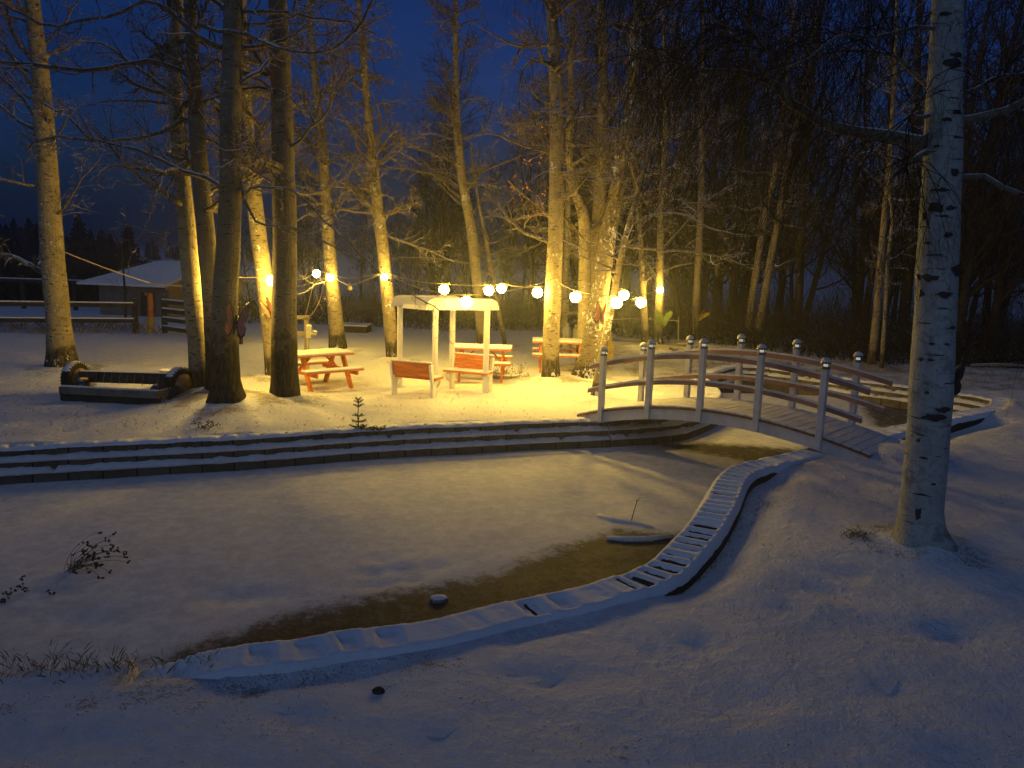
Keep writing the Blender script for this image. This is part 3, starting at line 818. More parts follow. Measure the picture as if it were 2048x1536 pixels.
EXTRA = {   # limbs seen in the photo: tree index -> [(pixels), w0, w1]
 0: [([(100,550),(72,536),(35,516),(-10,508),(-60,515)], 13, 6), ([(78,190),(50,150),(20,110),(-20,80)], 8, 4), ([(90,270),(60,215),(25,175),(-20,130)], 8, 4),
     ([(100,440),(125,420),(150,380),(175,345),(205,310)], 5, 2), ([(85,375),(50,370),(10,360),(-30,345)], 7, 3), ([(95,290),(120,265),(135,235),(150,215)], 5, 2)],
 1: [([(362,450),(340,462),(320,470),(290,462),(262,452),(240,446)], 4, 1.5), ([(363,488),(340,494),(320,489),(305,480)], 3, 1), ([(358,350),(310,352),(265,360),(250,355)], 4, 1.5),
     ([(352,207),(300,203),(250,201),(200,205),(160,215)], 6, 2)],
 2: [([(396,246),(383,238),(369,237),(345,255),(297,271),(239,281),(191,281),(113,274),(68,284),(51,302)], 11, 4),
     ([(390,152),(359,141),(325,127),(290,121),(239,131),(188,141),(120,136),(51,127),(0,127),(-50,124)], 13, 6)],
 3: [([(455,98),(420,87),(386,65),(362,44),(338,20),(342,-10)], 13, 8), ([(400,50),(440,62),(478,65),(533,85),(560,99),(610,104),(649,102),(690,82),(722,45),(745,0)], 10, 5),
     ([(338,20),(290,3),(246,24),(212,31),(164,41),(120,51),(80,48),(30,20),(0,5)], 7, 5),
     ([(470,25),(530,24),(575,23),(625,38),(700,45),(750,70)], 9, 4),
     ([(470,320),(478,350),(490,393),(502,377),(564,376),(601,393),(649,441),(700,485),(760,545),(815,582),(880,620)], 8, 2.5),
     ([(468,340),(480,380),(495,415),(512,444),(533,451),(581,455),(639,478),(700,513)], 7, 2.5)],
 4: [([(545,180),(520,160),(500,155)], 6, 3)],
 5: [([(497,300),(520,270),(545,250)], 5, 2)],
 6: [([(643,300),(600,270),(560,235),(530,215)], 6, 2), ([(637,236),(668,225),(700,190),(718,160)], 5, 2), ([(650,375),(620,350),(592,322)], 6, 2), ([(655,440),(620,428),(590,445)], 5, 2),
     ([(660,560),(630,570),(610,585),(590,590)], 4, 1.5), ([(664,555),(620,566),(596,575)], 3, 1.5)],
 7: [([(750,290),(763,254),(755,211),(744,184)], 6, 2.5), ([(736,272),(700,250),(668,234)], 5, 2), ([(746,336),(695,312),(648,301)], 5, 2), ([(758,400),(735,382),(700,372),(672,362)], 6, 2),
     ([(768,470),(820,488),(871,508),(910,523)], 5, 2), ([(762,432),(720,425),(680,420)], 4, 2), ([(735,190),(700,150),(660,110)], 5, 2), ([(762,330),(800,300),(800,270)], 3, 1.5)],
 8: [([(916,375),(890,358),(863,348),(812,337),(758,337)], 8, 3), ([(912,325),(863,305),(824,293),(781,270),(770,250)], 7, 3), ([(932,378),(953,348),(992,332),(1047,309)], 7, 2.5),
     ([(938,527),(895,520),(851,516),(773,516)], 4, 2), ([(905,235),(880,215),(862,190)], 7, 3), ([(925,275),(960,268),(980,230),(985,205)], 5, 2), ([(922,345),(948,335),(940,300)], 5, 2),
     ([(922,410),(900,390),(870,360)], 4, 2), ([(943,430),(962,400),(978,350)], 3, 1.5)],
 10: [([(1098,484),(1051,465),(1015,435),(995,405)], 8, 3), ([(1100,299),(1070,250),(1055,207)], 6, 3), ([(1096,305),(1039,289),(1000,273),(965,265)], 6, 2), ([(1100,205),(1075,195),(1060,170)], 5, 2),
      ([(1098,430),(1060,400),(1030,375),(1015,360)], 4, 2), ([(1120,275),(1160,295),(1190,340)], 4, 2), ([(1120,480),(1145,490),(1165,500)], 5, 3)],
 14: [([(1270,300),(1310,225),(1320,150)], 5, 2)],
 15: [([(1259,452),(1310,428),(1370,430),(1430,460),(1500,472)], 6, 2), ([(1248,492),(1310,500),(1400,505),(1460,520),(1520,545)], 6, 2), ([(1319,215),(1350,232),(1380,228),(1430,242),(1520,232)], 5, 2)],
 16: [([(1282,512),(1300,535),(1315,555)], 4, 2)],
 17: [([(1322,430),(1340,390),(1350,360),(1370,300),(1390,230)], 9, 6), ([(1325,500),(1370,450),(1430,390),(1490,360)], 5, 2), ([(1322,545),(1345,535),(1390,525)], 4, 2), ([(1318,430),(1300,400),(1290,380)], 4, 2)],
 19: [([(1565,450),(1600,438),(1680,455),(1740,462)], 4, 1.5), ([(1560,440),(1600,400),(1650,380)], 4, 1.5)],
 20: [([(1568,380),(1610,355),(1650,320)], 4, 1.5), ([(1548,540),(1580,520),(1610,515)], 3, 1)],
}
def limb(mb, px, w0, w1, Y, rng, dY=0.0, kids=(9, 5, 4), trop=0.04, tips=None, subL=1.0, sides=8):
    n = len(px); P = []; rd = []
    for i, (x, y) in enumerate(px):
        yy = Y + dY * (i / (n - 1)); p = atY(x, y, yy); P.append(p)
        rd.append((w0 + (w1 - w0) * i / (n - 1)) / 2 * depth(p) / F)
    P2, r2 = spline3(P, rd, 0.16)
    P2 = [p + Vector((rng.gauss(0, .008), rng.gauss(0, .02), rng.gauss(0, .008))) for p in P2]
    mb.tube(P2, r2, sides, cap=True)
    L = sum((P2[i + 1] - P2[i]).length for i in range(len(P2) - 1))
    nk = int(L * kids[0])
    for c in range(nk):
        t = rng.uniform(0.08, 1.0); i = min(len(P2) - 2, int(t * (len(P2) - 1)))
        dd = (P2[i + 1] - P2[i]).normalized(); ang = math.radians(rng.uniform(35, 80))
        grow(mb, P2[i], dd * math.cos(ang) + rperp(dd, rng) * math.sin(ang), rng.uniform(0.35, 1.0) * subL, max(0.004, r2[i] * 0.4), 1, rng, trop, 0.25, (0, kids[1], kids[2]), (6, 4, 3, 3), tips, 0.0034, 3 if subL > 0.6 else 2)

def trunk_wob(seed, base, flare):
    def w(p, a, r):
        h = p.z - base.z
        v = 1 + 0.045 * vnoise(p.x * 3 + math.cos(a) * 1.5, p.z * 1.7 + seed, math.sin(a) * 1.5) + 0.03 * vnoise(math.cos(a) * 5, p.z * 9 + seed, math.sin(a) * 5)
        if h < 0.9: v += flare * math.exp(-max(h, 0) / 0.22) * (0.65 + 0.5 * math.sin(a * 4 + seed) + 0.2 * math.sin(a * 7))
        return v
    return w
tree_roots = []
leaves = MB()
for ti_, (spec, (P, rd)) in enumerate(zip(TREES, PTREE)):
    nm, lab, mt, pts, flare, nl, ll = spec
    rng = random.Random(100 + ti_)
    Z0 = gz(P[0].x, P[0].y); base = Vector((P[0].x, P[0].y, Z0))
    P = [p.copy() for p in P]; P[0] = base - Vector((0, 0, 0.15))
    root = empty(nm, lab, 'tree', base)
    P2, r2 = spline3(P, rd, 0.12)
    mb = MB(); mb.tube(P2, r2, 20, wob=trunk_wob(ti_ * 3.7, base, flare))
    cr_ = MB()
    thick = rd[1] > 0.2
    # natural limbs along the trunk
    top = P2[-1].z
    for k in range(int(nl * (2.6 if thick else 2.5))):
        h = rng.uniform(0.30, 0.96) if not thick else rng.uniform(0.34, 0.96)
        z = base.z + (top - base.z) * h
        i = min(range(len(P2)), key=lambda j: abs(P2[j].z - z)); i = min(i, len(P2) - 2)
        a = rng.uniform(0, 6.283); up = rng.uniform(-0.1, 0.75)
        d = Vector((math.cos(a), math.sin(a), up))
        L = ll * rng.uniform(1.3, 2.9) * (1.15 - h * 0.6)
        lr = min(r2[i] * 0.5, 0.055) * rng.uniform(0.6, 1.0)
        mb.tube([P2[i], P2[i] + d.normalized() * (r2[i] + 0.05)], [lr * 1.9, lr * 1.1], 8, cap=False)
        grow(cr_, P2[i] + d.normalized() * r2[i] * 0.7, d, L, lr, 0, rng, 0.04, 0.24, (9, 6, 4) if ll > 0.6 else (5, 3, 2))
    tips = []
    for px, w0, w1 in EXTRA.get(ti_, []):
        limb(cr_, px, w0, w1, P[0].y - (0.0), rng, dY=rng.uniform(-1.0, 0.3), kids=(5.5, 4.4, 3.0), tips=tips, subL=0.85)
    mb.build('trunk', M[mt], root, base, smooth=True)
    cr_.build('branches', M['twig'], root, base, smooth=False)
    if ti_ == 10:
        lf = MB()
        rng2 = random.Random(9)
        for px, py in [(1018,372),(1028,358),(1024,380),(1035,388),(1042,402),(1052,375),(1060,330),(1075,398),(1066,432),(1082,410),(1090,262),(1070,415),(1086,430),(1092,390),(1055,325),(1080,322)]:
            for j in range(6):
                c = atY(px + rng2.uniform(-9, 9), py + rng2.uniform(-9, 9), P[0].y - rng2.uniform(0, .8))
                u = rperp(Vector((0, 0, 1)), rng2) * .025 + Vector((0, 0, rng2.uniform(-.03, .01))); w = rperp(u.normalized(), rng2) * 0.022
                lf.add([c - u, c + w, c + u, c - w], [(0, 1, 2, 3)])
        lf.build('withered_leaves', M['leaf'], root, base)
    tree_roots.append(root)

# ------------------------------------------------------------------ foreground birch
rng = random.Random(77)
base = Vector((BP[0].x, BP[0].y, gz(BP[0].x, BP[0].y)))
root = empty('birch_tree', 'big white birch in the right foreground with black bark scars', 'tree', base)
BP[0] = base - Vector((0, 0, 0.1))
P2, r2 = spline3(BP, BR, 0.07)
def bw(p, a, r):
    h = p.z - base.z
    v = 1 + 0.03 * vnoise(math.cos(a) * 1.5, p.z * 2.3, math.sin(a) * 1.5) + 0.02 * vnoise(math.cos(a) * 4, p.z * 11, math.sin(a) * 4)
    if h < 1.0: v += 0.30 * math.exp(-max(h, 0) / 0.12) * (0.8 + 0.45 * math.sin(a * 3 + 1.2) + 0.25 * math.sin(a * 5 + 2))
    return v
mb = MB(); mb.tube(P2, r2, 32, wob=bw)
mb.build('trunk', M['birch'], root, base, smooth=True)
# dark torn scars and knots standing a little proud of the bark
sc_ = MB()
for px, py, w, h in [(1925,541,38,20),(1862,551,26,12),(1868,820,40,15),(1884,816,30,9),(1873,423,22,16),(1852,432,12,14),(1898,420,16,8),(1893,465,14,9),(1888,580,26,12),(1846,585,14,12),(1910,118,20,8),
                     (1904,140,26,18),(1885,391,20,5),(1845,724,11,7),(1864,682,10,5),(1863,723,9,5),(1856,773,8,4),(1838,1027,12,30),(1838,1070,28,22),(1858,490,14,5),(1850,905,16,4),(1840,882,8,7),(1900,645,16,6),(1893,238,16,6),(1890,40,18,6),(1872,375,14,5),(1905,355,18,12),(1865,960,10,4),(1842,560,16,10),(1890,690,10,4),(1875,300,12,5)]:
    i = min(range(len(P2)), key=lambda j: abs(proj(P2[j])[1] - py)); c = P2[i]; rr = r2[i]
    cx = proj(c)[0]; f = max(-0.96, min(0.96, (px - cx) / (rr * F / depth(c))))
    th0 = math.asin(f)
    view = Vector((c.x, c.y, 0)).normalized(); side = Vector((view.y, -view.x, 0))
    w *= 1.2; h *= 1.2; hw = w / 2 / (rr * F / c.y); hh = h / 2 * c.y / F
    N = 14; rgn = random.Random(int(px * 7 + py)); prev = None; ring = []
    for k in range(N):
        a = 6.283 * k / N; q = rgn.uniform(0.6, 1.25)
        th = max(-1.5, min(1.5, th0 + math.cos(a) * hw * q)); z = math.sin(a) * hh * q
        cc = c + Vector((0, 0, z))
        ii = min(range(len(P2)), key=lambda j: abs(P2[j].z - cc.z)); cc = Vector((P2[ii].x, P2[ii].y, cc.z))
        ring.append(cc + (side * math.sin(th) - view * math.cos(th)) * (r2[ii] * 1.03 + 0.003))
    cen = c + (side * math.sin(th0) - view * math.cos(th0)) * (rr * 1.03 + 0.014)
    sc_ = MB(); sc_.add([cen] + ring, [(0, 1 + k, 1 + (k + 1) % N) for k in range(N)])
    sc_.build('bark_scar', M['black'], root, base)
BL = [([(1850,288),(1773,273),(1695,262),(1637,242),(1578,203),(1547,168),(1500,148),(1400,140),(1350,125),(1290,130)], 30, 6, 0.6),
      ([(1915,245),(1969,230),(2016,219),(2048,203),(2110,180),(2190,150)], 20, 10, -0.5), ([(1905,357),(1930,353),(1969,352),(2004,375),(2048,391),(2110,400)], 14, 7, -0.6),
      ([(1870,185),(1836,152),(1781,113),(1700,100),(1600,120)], 12, 4, 0.7), ([(1920,185),(1949,180),(1992,156),(2048,148),(2120,150)], 12, 5, 0.5),
      ([(1880,60),(1832,55),(1754,72),(1676,74),(1617,117),(1560,140)], 10, 4, -0.4), ([(1577,203),(1560,150),(1530,100),(1500,60),(1480,10)], 10, 5, 0.3),
      ([(1545,168),(1500,100),(1440,40),(1380,0)], 9, 4, 0.8), ([(1860,300),(1830,315),(1812,330)], 14, 10, -0.2), ([(1868,225),(1845,235),(1820,232)], 10, 6, -.2),
      ([(1890,-60),(1800,-130),(1680,-150),(1560,-120),(1420,-60),(1300,-20)], 16, 5, 0.5), ([(1890,-100),(1750,-220),(1560,-260),(1380,-200),(1230,-100)], 16, 5, 1.5),
      ([(1900,-120),(1980,-180),(2100,-180)], 14, 5, 0.4), ([(1890,-140),(1850,-260),(1700,-330),(1500,-330),(1300,-260),(1150,-150)], 14, 5, 2.5)]
brn = MB(); lbm = MB(); curve_pts = []
for px, w0, w1, dY in BL:
    n = len(px); P = []; rd = []
    for i, (x, y) in enumerate(px):
        p = atY(x, y, by0 + dY * i / (n - 1)); P.append(p)
        rd.append((w0 + (w1 - w0) * (i / (n - 1)) ** 0.8) / 2 * depth(p) / F)
    Q, rq = spline3(P, rd, 0.1)
    Q = [q + Vector((rng.gauss(0, .006), rng.gauss(0, .012), rng.gauss(0, .006))) for q in Q]
    lbm.tube(Q, rq, 9)
    m0 = 3 if len(px) > 3 else 2
    for q_i in range(m0, len(Q)):
        curve_pts.append((Q[q_i], (Q[min(q_i + 1, len(Q) - 1)] - Q[q_i - 1]).normalized(), rq[q_i]))
lbm.build('limbs', M['poplar_dark'], root, base, smooth=True)
# weeping twigs
def weep(mb, p, d, L, r, rng, lvl=0):
    n = 7 if lvl == 0 else 5; step = L / n; pts = [p.copy()]; rad = [r]
    g = rng.uniform(0.22, 0.40)
    for i in range(n):
        d = (d + Vector((rng.gauss(0, .14), rng.gauss(0, .14), -g + rng.gauss(0, .08)))).normalized()
        pts.append(pts[-1] + d * step); rad.append(max(0.0016, r * (1 - 0.8 * (i + 1) / n)))
    mb.tube(pts, rad, 3, cap=False)
    if lvl < 2:
        for c in range(rng.randint(4, 7) if lvl == 0 else rng.randint(2, 4)):
            i = rng.randint(1, n - 1)
            nd = (pts[i + 1] - pts[i]).normalized(); nd = nd * 0.6 + rperp(nd, rng) * 0.8
            weep(mb, pts[i], nd, L * rng.uniform(0.35, 0.65), rad[i] * 0.7, rng, lvl + 1)
for k in range(600):
    q, dd, rq = rng.choice(curve_pts)
    nd = dd * rng.uniform(0.1, 0.7) + rperp(dd, rng) * 0.8 + Vector((0, 0, 0.35))
    weep(brn, q, nd, rng.uniform(0.5, 1.7), max(0.003, min(0.007, rq * 0.5)), rng)
for k in range(90):      # small snags on the trunk
    i = rng.randint(int(len(P2) * .42), len(P2) - 2); a = rng.uniform(0, 6.283)
    d = Vector((math.cos(a), math.sin(a), rng.uniform(-.2, .5)))
    weep(brn, P2[i] + d * r2[i] * .6, d, rng.uniform(0.3, 0.9), 0.004, rng, 1)
brn.build('hanging_twigs', M['birch_twig'], root, base)

# ------------------------------------------------------------------ wood behind: five kinds copied
def forest_proto(seed, H, r0, dens, lean):
    rng = random.Random(seed)
    root = empty('forest_tree', 'slender dark bare tree of the dense wood behind the lamps and the bridge', 'tree', (0, 0, 0), group='bare trees of the wood behind')
    n = 14; P = [Vector((0, 0, -0.3))]; d = Vector((lean * rng.uniform(-1, 1), 0, 1)).normalized()
    for i in range(n):
        d = (d + Vector((rng.gauss(0, .03), rng.gauss(0, .03), .05))).normalized(); P.append(P[-1] + d * H / n)
    rr = [r0 * (1 - 0.9 * i / n) for i in range(n + 1)]
    t = MB(); t.tube(P, rr, 8)
    t.build('trunk', M['twig_dark'], root, smooth=True)
    b = MB()
    for k in range(dens):
        h = rng.uniform(0.14, 0.97); i = min(n - 1, int(h * n)); q = P[i].lerp(P[i + 1], h * n - i)
        a = rng.uniform(0, 6.283); dd = Vector((math.cos(a), math.sin(a), rng.uniform(0.3, 1.5)))
        grow(b, q, dd, H * rng.uniform(0.12, 0.24) * (1.2 - 0.6 * h), rr[i] * 0.42, 1, rng, 0.10, 0.16, (0, 8, 5), (5, 4, 3, 3), None, 0.006, 3)
    b.build('branches', M['twig_dark'], root)
    return root
protos = [forest_proto(11, 12, .13, 34, .1), forest_proto(12, 14, .16, 38, .05), forest_proto(13, 9, .08, 30, .2), forest_proto(14, 7, .06, 26, .2), forest_proto(15, 13, .11, 34, .1)]
rng = random.Random(31)
def edge_y(px):   # foot of the wood in the picture
    xs_ = [480, 700, 850, 1100, 1300, 1450, 1600, 1750, 1900, 2100]; ys_ = [648, 652, 660, 662, 678, 690, 712, 728, 735, 742]
    return float(np.interp(px, xs_, ys_))
spots = []
def put(pxl, back, kind, s):
    g = ground(pxl, edge_y(pxl)); dirv = g.xy.normalized(); q = g.xy + dirv * back
    spots.append((q.x, q.y, kind, s))
for i in range(66):
    pxl = rng.uniform(1120, 2230); put(pxl, rng.uniform(0.3, 16), rng.choice([0, 1, 4, 0, 1, 2]), rng.uniform(0.85, 1.3))
for i in range(24):
    pxl = rng.uniform(850, 1120); put(pxl, rng.uniform(1, 18), rng.choice([0, 2, 4]), rng.uniform(0.6, 0.95))
for i in range(22):
    pxl = rng.uniform(500, 850); put(pxl, rng.uniform(4, 22), rng.choice([2, 3, 3]), rng.uniform(0.5, 0.85))
for i, (x, y, kind, s) in enumerate(spots):
    o = protos[kind]
    if 'used' in o: o = copy_tree(o)
    o['used'] = 1
    o.location = (x, y, gz(x, y)); o.rotation_euler = (0, 0, rng.uniform(0, 6.283)); o.scale = (s, s, s)
for o in list(bpy.data.objects):
    if 'used' in o: del o['used']

# undergrowth along the wood edge
ug = MB(); rng = random.Random(8)
for i in range(5200):
    pxl = rng.uniform(480, 2200); g = ground(pxl, edge_y(pxl)); dv = g.xy.normalized()
    q = g.xy + dv * (rng.random() ** 1.5 * 9 - 0.3); z = -0.05
    p = Vector((q.x, q.y, z)); d = Vector((rng.gauss(0, .45), rng.gauss(0, .45), 1)).normalized(); L = rng.uniform(0.4, 2.4) * (0.55 + 0.45 * min(1, (pxl - 400) / 900))
    pts = [p]
    for j in range(3):
        d = (d + Vector((rng.gauss(0, .25), rng.gauss(0, .25), 0))).normalized(); pts.append(pts[-1] + d * L / 3)
    ug.tube(pts, [0.011, 0.009, 0.007, 0.004], 3, cap=False)
    for j in range(3):
        i0 = rng.randint(1, 2); nd = (d + rperp(d, rng) * 1.0).normalized()
        ug.tube([pts[i0], pts[i0] + nd * L * .22, pts[i0] + nd * L * .4 + Vector((0, 0, L * .08))], [0.007, 0.005, 0.003], 3, cap=False)
tag(ug.build('undergrowth', M['twig_dark']), 'tangled dark undergrowth along the foot of the wood', 'undergrowth', kind='stuff')
# fallen sticks and brush at the right
for lab, lst in (('pile of fallen sticks lying before the wood behind the bridge', [((1340,700),(1385,712)),((1345,706),(1378,716)),((1355,699),(1395,706))]),
                 ('snow covered stack of boards at the wood edge left of the birch', [((1795,716),(1840,714)),((1798,722),(1838,719)),((1796,728),(1845,726))]),
                 ('heap of long cut branches on the ground right of the birch', [((1925,722),(2010,726)),((1960,738),(2060,722)),((1990,742),(2090,738)),((1940,745),(2048,748)),((1930,700),(1960,728))])):
    m_ = MB(); z_ = 0.06
    for (a, b), (c, d) in lst:
        p = ground(a, b, 0.0); q = ground(c, d, 0.0); p.z = z_; q.z = z_ + 0.03; z_ += 0.05
        m_.tube([p, p.lerp(q, .5) + Vector((0, 0, .03)), q], [0.045, 0.05, 0.035], 6)
    tag(m_.build('wood_pile', M['greywood']), lab, 'wood pile')

# ------------------------------------------------------------------ foot bridge
F1 = Vector((1.66, 14.45)); F5 = Vector((4.62, 11.7))
ax = (F5 - F1).normalized(); pr_ = Vector((-ax.y, ax.x))
if pr_.y < 0: pr_ = -pr_
SP = (F5 - F1).length / 4; BWID = 1.25
def zd(s): return 0.02 + (0.05 * s) + 0.40 * (1 - ((s - 2.1) / 2.7) ** 2)
def bp(s, w, z): 
    q = F1 + ax * (s * SP) + pr_ * w; return Vector((q.x, q.y, z))
bridge = empty('foot_bridge', 'arched white foot bridge with red brown rails and snowy deck over the pond', 'bridge', (bp(2, BWID / 2, 0)))
BO = tuple(bridge.location)
def sweep_arc(mb, s0, s1, w0, w1, zt, zb, n=40, jit=0):
    vs = []
    for i in range(n + 1):
        s = s0 + (s1 - s0) * i / n
        for w, z in ((w0, zb), (w1, zb), (w1, zt), (w0, zt)):
            vs.append(bp(s, w, zd(s) + z + (vnoise(s * 9, w * 9) * jit if z == zt else 0)))
    fs = [(i * 4 + k, i * 4 + (k + 1) % 4, (i + 1) * 4 + (k + 1) % 4, (i + 1) * 4 + k) for i in range(n) for k in range(4)]
    fs += [(3, 2, 1, 0), (n * 4, n * 4 + 1, n * 4 + 2, n * 4 + 3)]
    mb.add(vs, fs)
for w in (0.0, BWID - 0.045):
    m = MB(); n = 40; vs = []
    for i in range(n + 1):
        s = -0.55 + 5.28 * i / n; th = 0.17 * min(1, (s + 0.57) / 0.5, (4.75 - s) / 0.5) + 0.015
        for ww, z in ((w, -0.035 - th), (w + 0.045, -0.035 - th), (w + 0.045, -0.035), (w, -0.035)): vs.append(bp(s, ww, zd(s) + z))
    m.add(vs, [(i * 4 + k, i * 4 + (k + 1) % 4, (i + 1) * 4 + (k + 1) % 4, (i + 1) * 4 + k) for i in range(n) for k in range(4)] + [(3, 2, 1, 0), (n * 4, n * 4 + 1, n * 4 + 2, n * 4 + 3)])
    m.build('stringer', M['bridge_white'], bridge, BO)
m = MB(); ms = MB(); nb = 38
for i in range(nb):
    s = -0.55 + 5.3 * (i + .5) / nb; ds = 5.3 / nb * SP
    a = bp(s, -0.03, zd(s) - 0.014); b = bp(s, BWID + 0.03, zd(s) - 0.014)
    sl = math.atan((zd(s + .05) - zd(s - .05)) / (.1 * SP))
    up = Vector((-ax.x * math.sin(sl), -ax.y * math.sin(sl), math.cos(sl)))
    m.bar(a, b, ds * 0.90, 0.036, up=up)
    j = vnoise(i * 1.7, 3) * 0.004
    ms.bar(a + up * (0.030 + j) + (b - a) * 0.005, b + up * (0.030 + j) - (b - a) * 0.005, ds * 0.95, 0.026, up=up)
m.build('deck_boards', M['deckwood'], bridge, BO)
ms.build('deck_snow', M['snow_clean'], bridge, BO, bevel=0.006)
for w in (-0.015, BWID + 0.015):
    for s in range(5):
        m = MB(); zb = zd(s) - 0.20; zt = zd(s) + 1.02
        p0 = bp(s, w, zb); p1 = bp(s, w, zt)
        m.bar(p0, p1, 0.095, 0.095, up=Vector((ax.x, ax.y, 0)))
        po = m.build('post', M['bridge_white'], bridge, BO, bevel=0.006)
        c = MB(); c.lathe([(0.064, 0), (0.067, 0.012), (0.067, 0.04), (0.058, 0.042)], 16, p1)
        c.lathe([(0.074, 0.082), (0.078, 0.09), (0.074, 0.105), (0.06, 0.135), (0.035, 0.152), (0.006, 0.158)], 20, p1)
        for k in range(4):
            a = k * math.pi / 2 + .4
            c.box((p1.x + .056 * math.cos(a), p1.y + .056 * math.sin(a), p1.z + .062), (.014, .014, .05))
        cp = c.build('solar_cap', M['cap'], bridge, BO, smooth=False)
        l = MB(); l.lathe([(0.048, 0.04), (0.05, 0.06), (0.048, 0.084)], 14, p1)
        ln = l.build('lens', M['led'], None); ln.parent = cp; ln.data.transform(Matrix.Translation(-Vector(BO)))
        sn = MB(); sn.lathe([(0.074, 0.108), (0.070, 0.130), (0.05, 0.154), (0.025, 0.168), (0.004, 0.172)], 16, p1)
        s2 = sn.build('cap_snow', M['snow_clean'], None, smooth=True); s2.parent = cp; s2.data.transform(Matrix.Translation(-Vector(BO)))
    inner = 0.055 if w < 0.5 else BWID - 0.10
    for zt_, s0, s1, h in ((0.90, -0.32, 4.62, 0.072), (0.45, -0.38, 4.55, 0.064)):
        if w > 0.5: s0 -= 0.05; s1 -= 0.05
        m = MB(); sweep_arc(m, s0, s1, inner, inner + 0.045, zt_, zt_ - h)
        r_ = m.build('rail', M['rail'], bridge, BO)
        m = MB(); sweep_arc(m, s0, s1, inner - 0.002, inner + 0.047, zt_ + 0.030, zt_ + 0.003, n=90, jit=0.006)
        q = m.build('rail_snow', M['snow_clean'], None); q.parent = r_; q.data.transform(Matrix.Translation(-Vector(BO)))

# ------------------------------------------------------------------ white arbor of four posts and two arched tops
PB2 = Vector((-1.63, 16.6)); PB4 = Vector((-0.57, 16.95)); PB1 = Vector((-2.47, 17.35)); PB3 = Vector((-1.36, 17.75))
arb = empty('garden_arbor', 'white wooden arbor with four square posts and two arched top boards over facing benches', 'arbor', ((PB1.x + PB4.x) / 2, (PB1.y + PB4.y) / 2, 0))
AO = tuple(arb.location)
for p in (PB1, PB2, PB3, PB4):
    m = MB(); ctr = (PB2 - PB4).normalized()
    m.bar((p.x, p.y, -0.1), (p.x, p.y, 1.84), 0.125, 0.10, up=Vector((ctr.x, ctr.y, 0)))
    d = Vector((ctr.y, -ctr.x)); d = d if d.y < 0 else -d
    e = p + d * 0.058
    m.bar((e.x, e.y, -0.1), (e.x, e.y, 1.80), 0.035, 0.03, up=Vector((ctr.x, ctr.y, 0)))
    m.build('post', M['white'], arb, AO, bevel=0.004)
for a, b in ((PB2, PB4), (PB1, PB3)):
    d = (b - a).normalized(); L = (b - a).length; nn = Vector((d.y, -d.x)); nn = nn if nn.y < 0 else -nn
    prof = []
    ov = 0.24; x0, x1 = -ov, L + ov; zb, zt = 1.79, 2.005; rc = 0.22
    N = 8
    prof.append((x0, zb))
    for i in range(N + 1):
        t = math.pi / 2 * i / N; prof.append((x0 + rc * (1 - math.cos(t)) + 0.01, zt - 0.205 + 0.205 * math.sin(t)))
    for i in range(N + 1):
        t = math.pi / 2 * (1 - i / N); prof.append((x1 - rc * (1 - math.cos(t)) - 0.01, zt - 0.205 + 0.205 * math.sin(t)))
    prof.append((x1, zb))
    m = MB(); n = len(prof); vs = []
    for off in (0.075, 0.115):
        for x, z in prof:
            q = a + d * x + nn * off; vs.append((q.x, q.y, z))
    m.add(vs, [tuple(range(n)), tuple(range(2 * n - 1, n - 1, -1))] + [(i, (i + 1) % n, n + (i + 1) % n, n + i) for i in range(n)])
    m.build('arched_board', M['white'], arb, AO)
    s = MB()
    for i in range(2, n - 3):
        x, z = prof[i]; x2, z2 = prof[i + 1]
        q = a + d * x + nn * 0.095; q2 = a + d * x2 + nn * 0.095
        if i < 4 or i > n - 6: continue
        s.bar((q.x, q.y, z + .012), (q2.x, q2.y, z2 + .012), 0.046, 0.02)
    s.build('top_snow', M['snow_clean'], arb, AO)
for a, b in ((PB1, PB2), (PB3, PB4)):
    m = MB(); m.bar((a.x, a.y, 1.80), (b.x, b.y, 1.80), 0.04, 0.09); m.build('side_beam', M['white'], arb, AO)

# ------------------------------------------------------------------ two park benches facing each other under the arbor
def make_bench(label):
    r = empty('park_bench', label, 'bench', (0, 0, 0), group='white and orange benches under the arbor')
    L = 0.98; sh = 0.40
    # local: x along the bench, +y is the way the sitter faces
    m = MB()
    for k in range(3): m.box((0, 0.05 + 0.125 * k, sh), (L + 0.06, 0.115, 0.035))
    m.build('seat', M['orange'], r)
    m = MB(); tilt = Matrix.Rotation(math.radians(12), 3, 'X')
    for k in range(3):
        c = tilt @ Vector((0, 0, 0.09 + 0.108 * k)); m.box((c.x, c.y - 0.03, c.z + sh), (L - 0.06, 0.026, 0.101), tilt)
    m.build('backrest', M['orange'], r)
    for s in (-1, 1):
        m = MB(); x = s * (L / 2 - 0.03)
        c = tilt @ Vector((0, 0, 0.13)); m.box((x, c.y - 0.035, c.z + sh), (0.055, 0.10, 0.38), tilt)
        m.box((x, 0.03, (sh - 0.02) / 2 - .03), (0.055, 0.17, sh + 0.02))
        m.box((x, 0.17, sh - 0.05), (0.05, 0.32, 0.06))
        pts = [(x, 0.105 + 0.20 * math.sin(t), 0.16 + 0.19 * (1 - math.cos(t))) for t in [i * math.pi / 16 for i in range(9)]]
        for i in range(8): m.bar(pts[i], pts[i + 1], 0.03, 0.045, up=Vector((1, 0, 0)))
        m.build('leg', M['white'], r, bevel=0.004)
    m = MB(); m.box((0, 0.175, sh + 0.029), (L + 0.04, 0.345, 0.022))
    m.build('seat_snow', M['snow_clean'], r, bevel=0.01)
    m = MB(); c = tilt @ Vector((0, 0, 0.36)); m.box((c.x, c.y - 0.03, c.z + sh), (L, 0.06, 0.028)); m.build('back_snow', M['snow_clean'], r, bevel=0.01)
    return r
